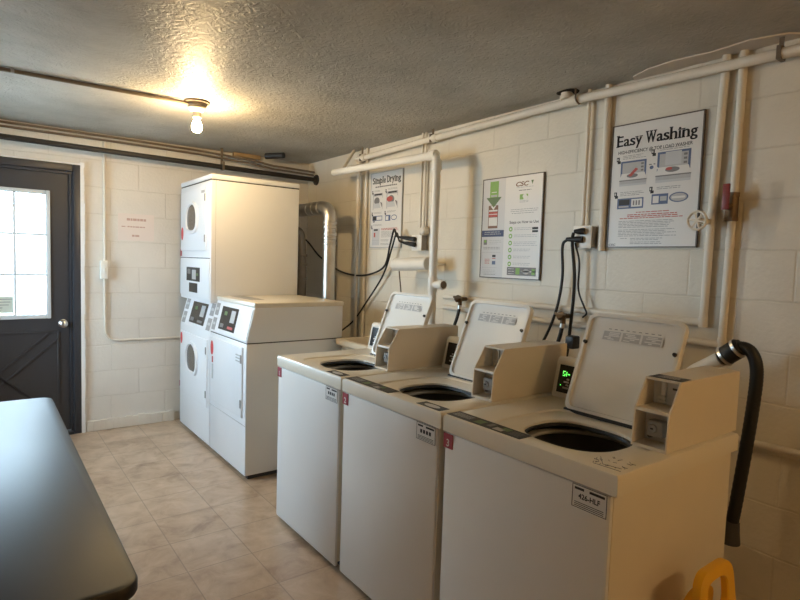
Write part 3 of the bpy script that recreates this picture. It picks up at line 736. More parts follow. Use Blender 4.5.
def console(root, y0, y1, ztop, zbot, xtop, slots, disp, red):
    """sloping fascia between (DF, zbot) and (xtop, ztop)"""
    def q(y_, t, lift=0.):
        nx, nz = -(ztop-zbot), (xtop-DF); l = math.hypot(nx, nz)
        return Vector((DF+(xtop-DF)*t+nx/l*lift, y_, zbot+(ztop-zbot)*t+nz/l*lift))
    def panel(mb, ya, yb, ta, tb, lift, mi=0):
        lo = [q(ya, ta, -.002), q(yb, ta, -.002), q(yb, tb, -.002), q(ya, tb, -.002)]; hi = [q(ya, ta, lift), q(yb, ta, lift), q(yb, tb, lift), q(ya, tb, lift)]
        mb.ring([lo, hi], True, False, True, mi)
    m = MB(); panel(m, y0+.012, y1-.012, .06, .94, .004); con = m.build('console', 'white', root)
    m = MB(); panel(m, disp[0], disp[1], .16, .86, .006)
    yw = disp[1]-disp[0]
    panel(m, disp[0]+yw*.12, disp[0]+yw*.38, .42, .78, .0066, 1); panel(m, disp[0]+yw*.12, disp[0]+yw*.45, .22, .30, .0066, 3 if red else 2); panel(m, disp[0]+yw*.7, disp[0]+yw*.92, .22, .34, .0066, 2); panel(m, disp[0]+yw*.62, disp[0]+yw*.8, .6, .72, .0066, 4)
    m.build('display_panel', ['display', 'palegrey', 'greytext', 'redtext', 'dkgreen'], con)
    for (ya, yb) in slots:
        for ta, tb in ((.08, .46), (.54, .92)):
            m = MB(); panel(m, ya, yb, ta, tb, .0055); sl_ = m.build('card_slot', 'greyp', con)
            m = MB(); panel(m, ya+.012, yb-.012, (ta+tb)/2-.03, (ta+tb)/2+.05, .0065); m.build('slot_face', 'ltgrey', sl_)
    return con

def oval(y0, y1, z0, z1): return [((y0+y1)/2+(y1-y0)/2*math.cos(a_), (z0+z1)/2+(z1-z0)/2*math.sin(a_)) for a_ in [2*math.pi*k/24 for k in range(24)]]
# stacked pair
SY0, SY1 = 4.182, 4.952
st = thing('stacked_dryer', 'tall white stacked dryer standing against the back wall in the corner', 'dryer', (1.73, 4.567, 0))
MB().prism([(DF, .03), (DF, .885), (1.432, 1.125), (2.086, 1.125), (2.086, .03)], 'y', SY0, SY1, .006).build('lower_cabinet', 'white', st)
MB().box(DF+.03, 2.07, SY0+.02, SY1-.02, 0, .032).build('base_plinth', 'dark', st)
MB().box(DF, 2.086, SY0, SY1, 1.128, 2.032, .010, 3).build('upper_cabinet', 'white', st)
MB().box(DF-.002, 2.088, SY0-.002, SY1+.002, 2.037, 2.076, .010, 3).build('top_cap', 'white', st)
MB().box(DF+.012, 1.52, SY0-.0015, SY0+.003, 1.45, 2.03, .001, 1).build('corner_flange', 'white', st) if False else None
ud = front_door(st, SY0+.085, SY1-.03, 1.505, 1.99, (4.600, 1.772, .25, .20), SY0+.10)
MB().prism(oval(SY1-.11, SY1-.055, 1.595, 1.70), 'x', DF-.0125, DF-.009).build('red_decal', 'redbright', ud)
kn = MB(); kn.box(DF-.0112, DF-.0098, SY0+.11, SY0+.19, 1.945, 1.965); kn.build('small_print', 'palegrey', ud)
MB().box(DF-.0015, DF+.004, SY0+.006, SY1-.006, 1.448, 1.454).build('front_seam', 'dark', st)
MB().box(DF+.004, 2.082, SY0+.004, SY1-.004, 2.028, 2.042).build('cap_seam', 'dark', st)
MB().box(DF+.004, 2.082, SY0+.004, SY1-.004, 1.115, 1.14).build('middle_seam', 'white', st)
MB().box(1.405, 1.4065, SY0-.0006, SY0+.004, 1.14, 2.03).build('side_seam', 'greyp', st)
up = MB(); up.box(DF-.006, DF+.004, SY0+.012, SY1-.012, 1.142, 1.44, .004); upn = up.build('control_fascia', 'white', st)
a = MB(); a.box(DF-.009, DF-.004, 4.41, 4.75, 1.265, 1.375, .001, 1); a.box(DF-.0098, DF-.0088, 4.50, 4.60, 1.28, 1.355, 0, mi=1); a.box(DF-.0098, DF-.0088, 4.44, 4.49, 1.31, 1.33, 0, mi=2); a.box(DF-.0098, DF-.0088, 4.64, 4.72, 1.32, 1.36, 0, mi=3); a.build('instruction_panel', ['instr', 'palegrey', 'dkgreen', 'greytext'], upn)
a = MB(); a.box(DF-.009, DF-.004, 4.47, 4.68, 1.175, 1.25, .001, 1); a.build('display', 'instr', upn)
MB().box(DF-.008, DF-.004, SY1-.05, SY1-.014, 1.45+.012, 1.45+.072, .001, 1).build('red_tag', 'red', st)
console(st, SY0, SY1, 1.125, .885, 1.432, [(4.20, 4.285), (4.83, 4.915)], (4.36, 4.73), False)
ld_ = front_door(st, SY0+.04, SY1-.03, .315, .835, (4.585, .645, .25, .215), SY0+.055)
MB().prism(oval(SY1-.10, SY1-.05, .725, .82), 'x', DF-.0125, DF-.009).build('red_decal', 'redbright', ld_)
MB().box(DF-.008, DF-.001, SY1-.04, SY1-.008, .345, .395, .001, 1).build('red_tag', 'red', st)

# single dryer
TY0, TY1 = 3.458, 4.172
sg = thing('front_load_dryer', 'short white dryer with windowless door beside the tall stacked unit', 'dryer', (1.73, 3.815, 0))
MB().prism([(DF, .03), (DF, .905), (2.086, .905), (2.086, .03)], 'y', TY0, TY1, .006).build('cabinet', 'white', sg)
MB().prism([(DF, .910), (1.422, 1.142), (2.086, 1.142), (2.086, .910)], 'y', TY0, TY1, .006).build('console_housing', 'white', sg)
MB().box(1.418, 2.092, TY0-.003, TY1+.002, 1.140, 1.173, .008, 3).build('top_panel', 'bisque', sg)
MB().box(1.50, 1.60, 3.72, 4.12, 1.1725, 1.1745).build('top_vent_strip', 'greyp', sg)
MB().box(DF+.004, 2.082, TY0+.004, TY1-.004, .895, .92).build('console_seam', 'dark', sg)
MB().box(DF+.03, 2.07, TY0+.02, TY1-.02, 0, .032).build('base_plinth', 'dark', sg)
console(sg, TY0, TY1, 1.142, .910, 1.422, [(4.075, 4.145)], (3.70, 4.01), True)
sd = front_door(sg, TY0+.05, TY1-.03, .405, .878, None, TY0+.066)
MB().prism(oval(TY1-.105, TY1-.05, .745, .85), 'x', DF-.0125, DF-.009).build('red_decal', 'redbright', sd)
a = MB(); a.box(DF-.012, DF-.0095, TY1-.10, TY1-.078, .69, .735); a.build('decal_stripe', 'redtext', sd)
a = MB(); a.box(DF-.013, DF-.008, TY1-.105, TY1-.075, .57, .68, .004); a.build('door_pull', 'ltgrey', sd)
for k in range(3): MB().box(DF-.0112, DF-.0095, TY0+.075, TY0+.16, .775+.02*k, .783+.02*k).build('small_print', 'palegrey', sd)
MB().box(DF-.003, DF+.004, TY0+.004, TY1-.004, .362, .366).build('panel_seam', 'ltgrey', sg)
a = MB(); qx = [(1.372+.0535*(t), .915+.23*t) for t in (.12, .88)]
a.prism([(1.378+.054*.12, .912+.24*.1), (1.381+.054*.88, .912+.24*.85), (1.385+.054*.88, .912+.24*.85), (1.382+.054*.12, .912+.24*.1)], 'y', 3.49, 3.56); 
a.build('price_list', 'palegrey', sg) if False else a.bm.free()

# ------------------------------------------------------------------ laundry sink between dryer and washer
sk = thing('laundry_sink', 'beige plastic laundry sink between the short dryer and farthest washer', 'sink', (2.28, 3.19, 0))
def rr3(cx, cy, w, h, r, z): return [(a, b, z) for a, b in rrect(cx, cy, w, h, r, 5)]
SC_ = (2.275, 3.175)
a = MB(); a.ring([rr3(*SC_, .44, .46, .04, .60), rr3(*SC_, .47, .50, .05, .86), rr3(*SC_, .53, .53, .04, .875), rr3(*SC_, .54, .54, .045, .90), rr3(*SC_, .53, .53, .04, .912), rr3(*SC_, .45, .46, .05, .912), rr3(*SC_, .43, .44, .05, .895), rr3(*SC_, .40, .42, .06, .63), rr3(*SC_, .1, .1, .04, .615)], True, True, True)
a.build('basin', 'beigeplast', sk)
for dx in (-.19, .19):
    for dy in (-.2, .2): MB().cyl((SC_[0]+dx*1.05, SC_[1]+dy*1.05, 0), (SC_[0]+dx, SC_[1]+dy, .66), .016, .02, 12).build('leg', 'greyp', sk)
a = MB(); a.tube(bend([(2.52, 3.2, .905), (2.52, 3.2, 1.03), (2.40, 3.2, 1.06), (2.36, 3.2, 1.0)], .04), .011, 12); a.box(2.50, 2.54, 3.11, 3.29, .905, .935, .008)
fc = a.build('faucet', 'brass', sk)
for y_ in (3.13, 3.27): MB().cyl((2.52, y_, .93), (2.52, y_, .965), .016).build('tap_knob', 'brass', fc)

# ------------------------------------------------------------------ pipes on the right wall
def pipe(name, label, pts, r, m='pipe_paint', cat='pipe', group=None, extra=None, bendr=.05, seg=14):
    mb = MB(); mb.tube(bend(pts, bendr), r, seg)
    if extra: extra(mb)
    return tag(mb.build(name, m), label, cat, group)
def fitting(mb, p, d, r, l):
    p, d = Vector(p), Vector(d).normalized(); mb.tube([p-d*l/2, p-d*l*.4, p+d*l*.4, p+d*l/2], r, 16, True, None, [r*.9, r, r, r*.9])
def pipe_runs(name, label, runs, m='pipe_paint', cat='pipe', group=None, fits=(), seg=14):
    t = thing(name, label, cat, min((p for r_ in runs for p in r_[1]), key=lambda p: p[2]), group)
    for part, pts, r in runs: MB().tube(bend(pts, .04), r, seg).build(part, m, t)
    for p_, d_, r_, l_ in fits: q_ = MB(); fitting(q_, p_, d_, r_, l_); q_.build('coupling', m, t)
    return t
# long header along the top of the wall, with its couplings
hd = pipe_runs('water_header_pipe', 'long white painted pipe along the top of the right wall',
    [('riser', [(2.605, 4.11, 0), (2.605, 4.11, 2.325)], .016), ('run', [(2.595, 4.125, 2.332), (2.59, 3.1, 2.352), (2.59, 1.9, 2.371), (2.59, .9, 2.350), (2.59, -.6, 2.315)], .0225)],
    fits=[((2.59, y_, 2.335+.037*min(1, (4.02-y_)/2.2)), (0, 1, 0), .029, .06) for y_ in (4.02, 3.1, 1.93)]+[((2.605, 4.11, 2.31), (0, 0, 1), .024, .05)])
for y_, z in ((4.04, 2.334), (3.12, 2.352), (.95, 2.352)):
    bk = MB(); bk.box(2.586, 2.594, y_-.008, y_+.008, z+.02, CZ); bk.box(2.563, 2.617, y_-.008, y_+.008, z-.027, z+.027); bk.build('hanger_strap', 'conduit', hd)
pipe('water_pipe', 'thin painted pipe running floor to ceiling near the far corner', [(2.636, 4.03, 0), (2.636, 4.03, CZ)], .012)
# drain stub coming out of the ceiling
a = MB(); a.lathe([(.075, CZ-.004), (.07, CZ+.0), (.03, CZ+.002)], (2.56, 1.985, 0), 'z', 24); hole = None
cs = thing('ceiling_drain_stub', 'pipe stub in a ragged ceiling hole, joining the wall pipe', 'pipe', (2.575, 1.97, 2.39))
a = MB(); a.prism([(2.577+.045*math.cos(t)*(1+.3*random.random()), 1.965+.062*math.sin(t)*(1+.15*random.random())) for t in [2*math.pi*k/16 for k in range(16)]], 'z', CZ-.003, CZ+.001); a.build('hole_edge', 'hole', cs)
a = MB(); a.cyl((2.582, 1.975, 2.385), (2.580, 1.978, CZ), .03); a.cyl((2.582, 1.975, 2.385), (2.581, 1.977, 2.405), .037); a.build('stub_pipe', 'pipe_paint', cs)
a = MB(); a.tube(bend([(2.59, 1.90, 2.345), (2.555, 1.90, 2.36), (2.552, 1.90, CZ)], .02), .005, 8); a.build('strap', 'conduit', cs)
# suspended pvc drain
def ex2(mb):
    fitting(mb, (2.41, 2.955-.06, 2.180), (0, 1, 0), .034, .07); fitting(mb, (2.41, 2.853, 2.11), (0, 0, 1), .034, .07)
    fitting(mb, (2.41, 2.853, 1.325), (0, 0, 1), .033, .10)
dr = pipe('pvc_drain_pipe', 'white plastic drain pipe with elbow, dropping behind the farthest washer', [(2.41, 4.20, 2.207), (2.41, 2.853, 2.178), (2.41, 2.853, .0)], .0275, 'pvc', bendr=.06, extra=ex2)
a = MB(); a.cyl((2.41, 2.86, 1.325), (2.41, 2.78, 1.327), .024, None, 18); a.cyl((2.41, 2.785, 1.327), (2.41, 2.742, 1.328), .031, None, 18); a.build('cleanout_branch', 'pvc', dr)
MB().cyl((2.41, 2.743, 1.328), (2.41, 2.735, 1.328), .026, .02, 18).build('cleanout_cap', 'conduit', dr)
a = MB(); a.tube([(2.41, 4.06, 2.22), (2.52, 4.14, 2.33), (2.60, 4.18, CZ)], .014, 10); a.build('support_arm', 'pipe_paint', dr)
# fat horizontal stub
hp = thing('wide_pipe_stub', 'short fat white horizontal pipe under the far outlet', 'pipe', (2.45, 3.1, 1.4))
MB().tube([(2.47, 3.365, 1.448), (2.47, 3.362, 1.448), (2.47, 2.98, 1.464), (2.47, 2.975, 1.464)], .046, 24, True, None, [.04, .046, .046, .042]).build('tube', 'pvc', hp)
a = MB(); a.cyl((2.5, 3.355, 1.43), (2.55, 3.36, 1.1), .005, None, 8); a.build('pull_cord', 'conduit', hp)
for y_, z in ((3.34, 1.448), (3.01, 1.462)): MB().box(2.47, WX-.001, y_-.008, y_+.008, z-.008, z+.008).build('bracket', 'pvc', hp)
# twin low lines and their risers
ru = pipe_runs('water_supply_pipe', 'painted water pipe with round wheel valve, right of the washing poster',
    [('riser', [(2.631, 1.175, CZ), (2.631, 1.195, 1.70), (2.631, 1.20, 1.235)], .0175), ('run', [(2.631, 1.20, 1.235), (2.631, 2.98, 1.235)], .0175)], fits=[((2.631, 1.195, 1.70), (0, 0, 1), .02, .07), ((2.631, 1.20, 1.24), (0, 0, 1), .0195, .05)])
a = MB()
a.cyl((2.61, 1.197, 1.69), (2.53, 1.205, 1.69), .013, None, 14)
a.ring([[Vector((2.525+.008*math.cos(b), 1.207+(.04+.006*math.sin(b))*math.cos(t), 1.69+(.04+.006*math.sin(b))*math.sin(t))) for b in [2*math.pi*j/8 for j in range(8)]] for t in [2*math.pi*k/25 for k in range(26)]])
for k in range(3):
    t = R(60*k+10); a.cyl((2.525, 1.207-.04*math.cos(t), 1.69-.04*math.sin(t)), (2.525, 1.207+.04*math.cos(t), 1.69+.04*math.sin(t)), .005, None, 8)
a.build('wheel_handle', 'pipe_paint', ru)
rl = pipe_runs('water_supply_pipe', 'painted water pipe with dark red lever valve, nearest riser on the wall',
    [('riser', [(2.632, 1.105, CZ), (2.632, 1.108, 1.75), (2.632, 1.115, 1.145)], .0165), ('run', [(2.632, 1.115, 1.145), (2.632, 2.98, 1.16)], .0165)], fits=[((2.632, 1.109, 1.60), (0, 0, 1), .0185, .05), ((2.632, 1.115, 1.15), (0, 0, 1), .0185, .05)])
a = MB(); a.cyl((2.618, 1.107, 1.70), (2.618, 1.107, 1.80), .026, None, 14); a.cyl((2.618, 1.107, 1.69), (2.618, 1.107, 1.705), .03, None, 6); a.cyl((2.618, 1.107, 1.795), (2.618, 1.107, 1.812), .03, None, 6); a.cyl((2.618, 1.107, 1.75), (2.56, 1.107, 1.75), .014, None, 12)
vb = a.build('ball_valve', 'brass', rl)
a = MB(); a.box(2.552, 2.562, 1.092, 1.122, 1.735, 1.845, .004); a.build('lever', 'valvered', rl)
pipe('wall_pipe', 'low thin pipe along the right wall behind the drain hose', [(2.615, 1.15, .745), (2.615, -1.2, .785)], .014)
pipe('wall_pipe', 'fat rough painted pipe from ceiling beside the lever valve pipe', [(2.632, 1.065, CZ), (2.632, 1.07, 1.86), (2.632, 1.075, 1.74)], .016) if False else None
# hose valves between the washers with hoses
for i, (y_, z, lab) in enumerate(((2.725, 1.235, 'brass hose tap with black hose behind the far and middle washers'), (1.90, 1.20, 'brass hose tap with black hose behind the middle and near washers'))):
    v = thing('hose_tap', lab, 'tap', (2.56, y_, z), 'hose taps behind the washers')
    a = MB(); a.cyl((2.60, y_, z), (2.53, y_, z), .014, None, 12); a.cyl((2.545, y_, z), (2.545, y_, z-.045), .015, None, 12); a.cyl((2.53, y_, z), (2.515, y_, z+.01), .026, .022, 14); a.box(2.515, 2.53, y_-.04, y_+.04, z+.006, z+.020, .004)
    a.build('valve_body', 'brass', v)
    a = MB(); a.tube(spline([(2.545, y_, z-.045), (2.535, y_+.01, z-.12), (2.50, y_+.03, z-.25), (2.42, y_+.05, z-.5), (2.2, y_+.05, z-.7)]), .011, 10); a.build('hose', 'rubber', v)
    MB().cyl((2.545, y_, z-.04), (2.544, y_, z-.065), .017, None, 12).build('hose_nut', 'steel', v)

# electrical
def outlet(y0, y1, z0, z1, label, plugs, conduits, ck):
    o = thing('power_outlet', label, 'outlet', (WX-.03, (y0+y1)/2, z0))
    MB().box(WX-.055, WX-.001, y0, y1, z0, z1, .006).build('box', 'greyp', o)
    MB().box(WX-.060, WX-.054, y0-.003, y1+.003, z0-.003, z1+.003, .003).build('cover_plate', 'pvc', o)
    c = MB()
    for yy, zt in conduits: c.tube([(WX-.0255, yy, z1-.01), (WX-.0255, yy, zt)], .0105, 10)
    c.build('conduit', ck, o)
    return o
ol = outlet(3.215, 3.325, 1.56, 1.67, 'far wall outlet with black plugs beside the drying poster', 2, [(3.235, CZ), (3.275, CZ)], 'pipe_paint')
MB().lathe([(.001, -.03), (.022, -.03), (.03, -.02), (.03, .02)], (WX-.03, 3.215, 1.705), 'x', 18, caps=True).build('conduit_elbow', 'pipe_paint', ol)
on = outlet(1.785, 1.895, 1.575, 1.69, 'wall outlet with black plugs left of the washing poster', 2, [(1.862, CZ)], 'pipe_paint')
pipe('painted_conduit', 'fat painted pipe from ceiling touching the left of the washing poster', [(2.632, 1.752, CZ), (2.632, 1.745, 1.56)], .018)
def cord(name, label, pts, r=.008, plug=None):
    t = thing(name, label, 'cable', pts[0])
    MB().tube(spline(pts), r, 8).build('cable', 'rubber', t)
    if plug:
        p0, p1 = Vector(plug[0]), Vector(plug[1]); MB().tube([p0, p0*.6+p1*.4, p1], .012, 12, True, None, [.018, .017, .010]).build('plug', 'black', t)
    return t
cord('electric_cable', 'black power cable looping from the far outlet to behind the stacked dryer', [(2.55, 3.40, 1.655), (2.55, 3.46, 1.665), (2.55, 3.50, 1.715), (2.56, 3.56, 1.60), (2.58, 3.66, 1.43), (2.60, 3.92, 1.355), (2.60, 4.17, 1.345), (2.58, 4.40, 1.385), (2.52, 4.62, 1.50), (2.40, 4.72, 1.66), (2.22, 4.74, 1.6), (2.10, 4.74, 1.5)], .008, ((2.575, 3.27, 1.64), (2.55, 3.41, 1.655)))
cord('electric_cable', 'black power cable hanging from the far outlet down to the sink', [(2.555, 3.37, 1.615), (2.56, 3.44, 1.63), (2.575, 3.50, 1.69), (2.58, 3.56, 1.58), (2.60, 3.70, 1.36), (2.61, 3.95, 1.12), (2.61, 4.15, .94), (2.5, 4.25, .8), (2.35, 4.25, .6)], .007, ((2.575, 3.27, 1.60), (2.555, 3.38, 1.615)))
cord('electric_cable', 'leftmost black cord hanging from the outlet left of the washing poster', [(2.565, 1.915, 1.618), (2.575, 1.95, 1.58), (2.60, 1.96, 1.40), (2.59, 1.99, 1.2), (2.54, 2.05, 1.0), (2.4, 2.1, .8)], .008, ((2.585, 1.83, 1.618), (2.565, 1.92, 1.620)))
cord('electric_cable', 'black plug and cord hanging straight down from the near outlet', [(2.565, 1.875, 1.655), (2.572, 1.885, 1.60), (2.585, 1.868, 1.40), (2.58, 1.875, 1.15), (2.54, 1.87, .95), (2.4, 1.85, .8)], .009, ((2.585, 1.82, 1.662), (2.565, 1.872, 1.662)))
cord('electric_cable', 'thin looped black cord end, rightmost below the near outlet', [(2.575, 1.87, 1.60), (2.60, 1.855, 1.50), (2.60, 1.85, 1.35), (2.60, 1.81, 1.26), (2.60, 1.792, 1.225), (2.6, 1.815, 1.20)], .005)
# adapter brick hanging among the cords
tag(MB().box(2.53, 2.59, 1.815, 1.87, 1.03, 1.10, .008).build('power_adapter', 'black'), 'small black power adapter hanging behind the nearest washer control panel', 'adapter')

# drain hose at the near end
dh = thing('drain_hose', 'thick black drain hose hooked over beside the nearest washer', 'hose', (2.43, .95, 0))
hpts = spline([(2.43, .985, 1.150), (2.43, .955, 1.170), (2.43, .922, 1.160), (2.43, .898, 1.115), (2.43, .892, 1.04), (2.43, .900, .90), (2.43, .915, .72), (2.43, .934, .52), (2.43, .945, .43)], 14)
MB().tube(hpts, .023, 16, True, None, [.023+(.0012 if i % 2 else 0) for i in range(len(hpts))]).build('hose', 'rubber', dh)
MB().tube([(2.43, 1.025, 1.115), (2.43, 1.015, 1.123), (2.43, .965, 1.165), (2.43, .955, 1.171)], .04, 18, True, None, [.034, .04, .04, .032]).build('rubber_coupling', 'rubber', dh)
for t in (.12, .88):
    a = MB(); p0 = Vector((2.43, 1.02, 1.119)); p1 = Vector((2.43, .96, 1.169)); c = p0.lerp(p1, t); d = (p1-p0).normalized()*.006; a.tube([c-d, c+d], .042, 20); a.build('hose_clamp', 'steel', dh)
a = MB(); a.tube([(2.43, .941, .46), (2.43, .946, .42), (2.43, .95, .372)], .03, 16, True, None, [.027, .034, .043]); a.build('end_cuff', 'dark', dh)
a = MB(); a.tube(bend([(2.43, 1.03, 1.111), (2.43, 1.16, 1.02), (2.43, 1.18, .3), (2.43, 1.18, .0)], .05), .03, 18); tag(a.build('pvc_standpipe', 'pvc'), 'white plastic standpipe behind the nearest washer, under the black hose', 'pipe')
a = MB(); a.tube([(2.10, .875, 1.02), (2.20, .875, 1.03), (2.42, .93, 1.05)], .03, 14); tag(a.build('pvc_elbow', 'pvc'), 'short white pipe elbow behind the nearest coin box', 'pipe') if False else a.bm.free()

# ------------------------------------------------------------------ back wall services
bo = pipe_runs('black_pipe', 'black iron pipe running across the top of the back wall', [('run', [(LX, 4.95, 2.282), (2.63, 4.95, 2.245)], .021)], 'blackpipe')
MB().lathe([(.02, -.03), (.03, -.028), (.034, -.014), (.05, -.012), (.052, 0), (.02, 0)], (WX-.001, 4.95, 2.245), 'x', 22).build('flange', 'blackpipe', bo)
for x_ in (-.9, 1.72): a = MB(); a.box(x_-.01, x_+.01, 4.925, 4.977, 2.228, 2.234); a.box(x_-.01, x_+.01, 4.972, 4.977, 2.23, CZ); a.box(x_-.01, x_+.01, 4.923, 4.928, 2.23, 2.30); a.build('hanger', 'conduit', bo)
for k, (dy, dz, lab) in enumerate(((0, 0, 'upper dusty conduit along the back wall ceiling edge'), (-.028, -.006, 'middle dusty conduit along the back wall ceiling edge'), (-.012, -.034, 'lower dusty conduit along the back wall ceiling edge'))):
    y_ = WY-.03+dy; z_ = 2.405+dz
    y2 = 4.975+dy*1.1
    pipe_runs('electrical_conduit', lab, [('run', [(LX, y_, z_-.006), (.9, y_, z_-.004), (1.55, y_, z_-.010)], .009), ('offset_bend', [(1.55, y_, z_-.010), (1.62, y_, z_-.012), (2.0, y2, 2.352+dz), (2.2, y2, 2.33+dz)], .009), ('run', [(2.2, y2, 2.33+dz), (2.62, y2, 2.322+dz)], .009)], 'conduit', 'conduit', 'conduits along the back wall')
tag(MB().box(2.30, 2.60, 4.91, 4.985, 2.268, 2.345, .01).build('conduit_coupling', 'greyp'), 'dusty grey conduit junction box above the black pipe in the corner', 'junction box') if False else None
a = MB(); a.tube([(2.20, 4.74, 2.394), (2.10, 4.90, 2.394)], .026, 12); tag(a.build('ceiling_pipe_stub', 'blackpipe'), 'short dark pipe stub against the ceiling near the corner', 'pipe')
a = MB(); a.box(1.86, 2.12, 5.06, 5.10, 2.385, CZ, .004); tag(a.build('wood_batten', 'wood'), 'raw wood batten under the ceiling behind the conduits', 'batten')
sw = thing('light_switch', 'white light switch with surface conduit right of the door', 'switch', (.805, WY-.02, 1.25))
MB().box(.778, .832, WY-.045, WY-.001, 1.255, 1.405, .006).build('switch_box', 'pvc', sw)
MB().box(.798, .812, WY-.056, WY-.044, 1.32, 1.345, .003, 1).build('toggle', 'pvc', sw)
pipe('surface_conduit', 'painted surface conduit bending from light switch toward the stacked dryer', [(.812, WY-.0093, 1.26), (.815, WY-.0093, .745), (1.5, WY-.0093, .742)], .0095, 'plain_wall', 'conduit', bendr=.10)
pipe('surface_conduit', 'painted surface raceway rising from light switch to the ceiling', [(.815, WY-.0105, 1.40), (.812, WY-.0105, 2.38)], .011, 'plain_wall', 'conduit')

# ducts behind the stacked dryer
def duct(name, label, pts, r, m, ribs, bendr):
    t = thing(name, label, 'duct', (pts[-1][0], pts[-1][1], 0))
    P_ = bend(pts, bendr, 10); MB().tube(P_, r, 20).build('duct_tube', m, t)
    for p0, d in ribs:
        a = MB(); p0, d = Vector(p0), Vector(d).normalized(); a.tube([p0-d*.012, p0-d*.008, p0+d*.008, p0+d*.012], r, 20, True, None, [r, r*1.1, r*1.1, r]); a.build('joint_band', m, t)
    return t
duct('vent_duct', 'shiny galvanized vent duct with elbow beside the stacked dryer', [(2.09, 4.62, 1.90), (2.30, 4.62, 1.90), (2.30, 4.055, 1.90), (2.30, 4.055, 0.0)], .055, 'galv', [((2.30, 4.055, z), (0, 0, 1)) for z in (1.77, 1.735, 1.68, 1.645, 1.60)]+[((2.30, y_, 1.90), (0, 1, 0)) for y_ in (4.2, 4.3, 4.4)], .12)
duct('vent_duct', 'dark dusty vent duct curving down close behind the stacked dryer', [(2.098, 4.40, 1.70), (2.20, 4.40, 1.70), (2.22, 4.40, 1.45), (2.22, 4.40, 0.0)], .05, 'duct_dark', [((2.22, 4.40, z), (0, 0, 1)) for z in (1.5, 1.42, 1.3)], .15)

# ------------------------------------------------------------------ ceiling bulb and its conduit
lb_ = thing('ceiling_light', 'bare warm glowing bulb in a porcelain holder on the ceiling', 'light', (1.09, 3.61, 2.2))
a = MB(); a.lathe([(.055, CZ-.034), (.058, CZ-.03), (.058, CZ), (.03, CZ)], (1.09, 3.61, 0), 'z', 20, caps=True); a.build('junction_box', 'conduit', lb_)
a = MB(); a.lathe([(.075, CZ-.012), (.078, CZ-.006), (.075, CZ)], (1.09, 3.61, 0), 'z', 24, caps=True); a.build('mounting_plate', 'conduit', lb_)
a = MB(); a.lathe([(.05, CZ-.034), (.052, CZ-.044), (.042, CZ-.06), (.026, CZ-.068), (.024, CZ-.10), (.018, CZ-.102)], (1.09, 3.61, 0), 'z', 24, caps=True); a.build('lamp_holder', 'porcelain', lb_)
bz = CZ-.102
a = MB(); a.lathe([(.014, bz+.004), (.016, bz-.012), (.026, bz-.032), (.031, bz-.052), (.029, bz-.070), (.018, bz-.084), (.001, bz-.088)], (1.09, 3.61, 0), 'z', 24); a.build('bulb', 'bulb', lb_)
pc = pipe('ceiling_conduit', 'thin metal conduit across the ceiling to the bare bulb', [(LX, 3.70, CZ-.014), (.3, 3.66, CZ-.014), (.95, 3.622, CZ-.016), (1.035, 3.613, CZ-.022)], .0115, 'conduit', 'conduit')
a = MB()
for x_ in (-.6, .15, .82): yy = 3.70-(x_-LX)*.032; a.box(x_-.012, x_+.012, yy-.03, yy+.03, CZ-.03, CZ-.026) if False else (lambda q_: (q_.tube([(x_-.008, yy, CZ-.014), (x_+.008, yy, CZ-.014)], .016, 12), q_.build('conduit_clip', 'greyp', pc)))(MB())
# second bulb, added unseen behind the camera for warm light on the right
l2 = thing('ceiling_light', 'added unseen bulb on the ceiling behind the viewer', 'light', (1.5, -1.2, 2.2))
a = MB(); a.lathe([(.075, CZ-.02), (.078, CZ), (.03, CZ)], (1.5, -1.2, 0), 'z', 20, caps=True); a.build('mounting_plate', 'conduit', l2)
a = MB(); a.lathe([(.05, CZ-.02), (.042, CZ-.06), (.024, CZ-.068), (.024, CZ-.10), (.018, CZ-.102)], (1.5, -1.2, 0), 'z', 24, caps=True); a.build('lamp_holder', 'porcelain', l2)
a = MB(); a.lathe([(.014, bz+.004), (.016, bz-.012), (.026, bz-.032), (.031, bz-.052), (.029, bz-.070), (.018, bz-.084), (.001, bz-.088)], (1.5, -1.2, 0), 'z', 24); a.build('bulb', 'added_lamp', l2)

# ------------------------------------------------------------------ table
tb_ = thing('folding_table', 'black laminate folding table with rounded corner in the left foreground', 'table', (-.12, 2.22, 0))
TX0, TX1, TY0_, TY1_ = -.50, .272, 1.262, 3.205
def trr(w, h, z, r=.05): return [(a_, b_, z) for a_, b_ in rrect((TX0+TX1)/2, (TY0_+TY1_)/2, w, h, r, 8)]
tw_, th_ = TX1-TX0, TY1_-TY0_
a = MB(); a.ring([trr(tw_-.004, th_-.004, .7485), trr(tw_-.010, th_-.010, .75)], True, False, True); a.build('tabletop', 'table', tb_)
a = MB(); a.ring([trr(tw_-.02, th_-.02, .716), trr(tw_-.003, th_-.003, .718), trr(tw_, th_, .722), trr(tw_, th_, .745), trr(tw_-.004, th_-.004, .7488)], True, True, True); a.build('edge_band', 'tabledge', tb_)
for y_ in (1.62, 2.82):
    for x_ in (-.36, .13): MB().cyl((x_, y_, 0), (x_, y_, .718), .0125, None, 12).build('leg', 'greyp', tb_)
    MB().cyl((-.36, y_, .16), (.13, y_, .16), .010, None, 10).build('leg_brace', 'greyp', tb_)

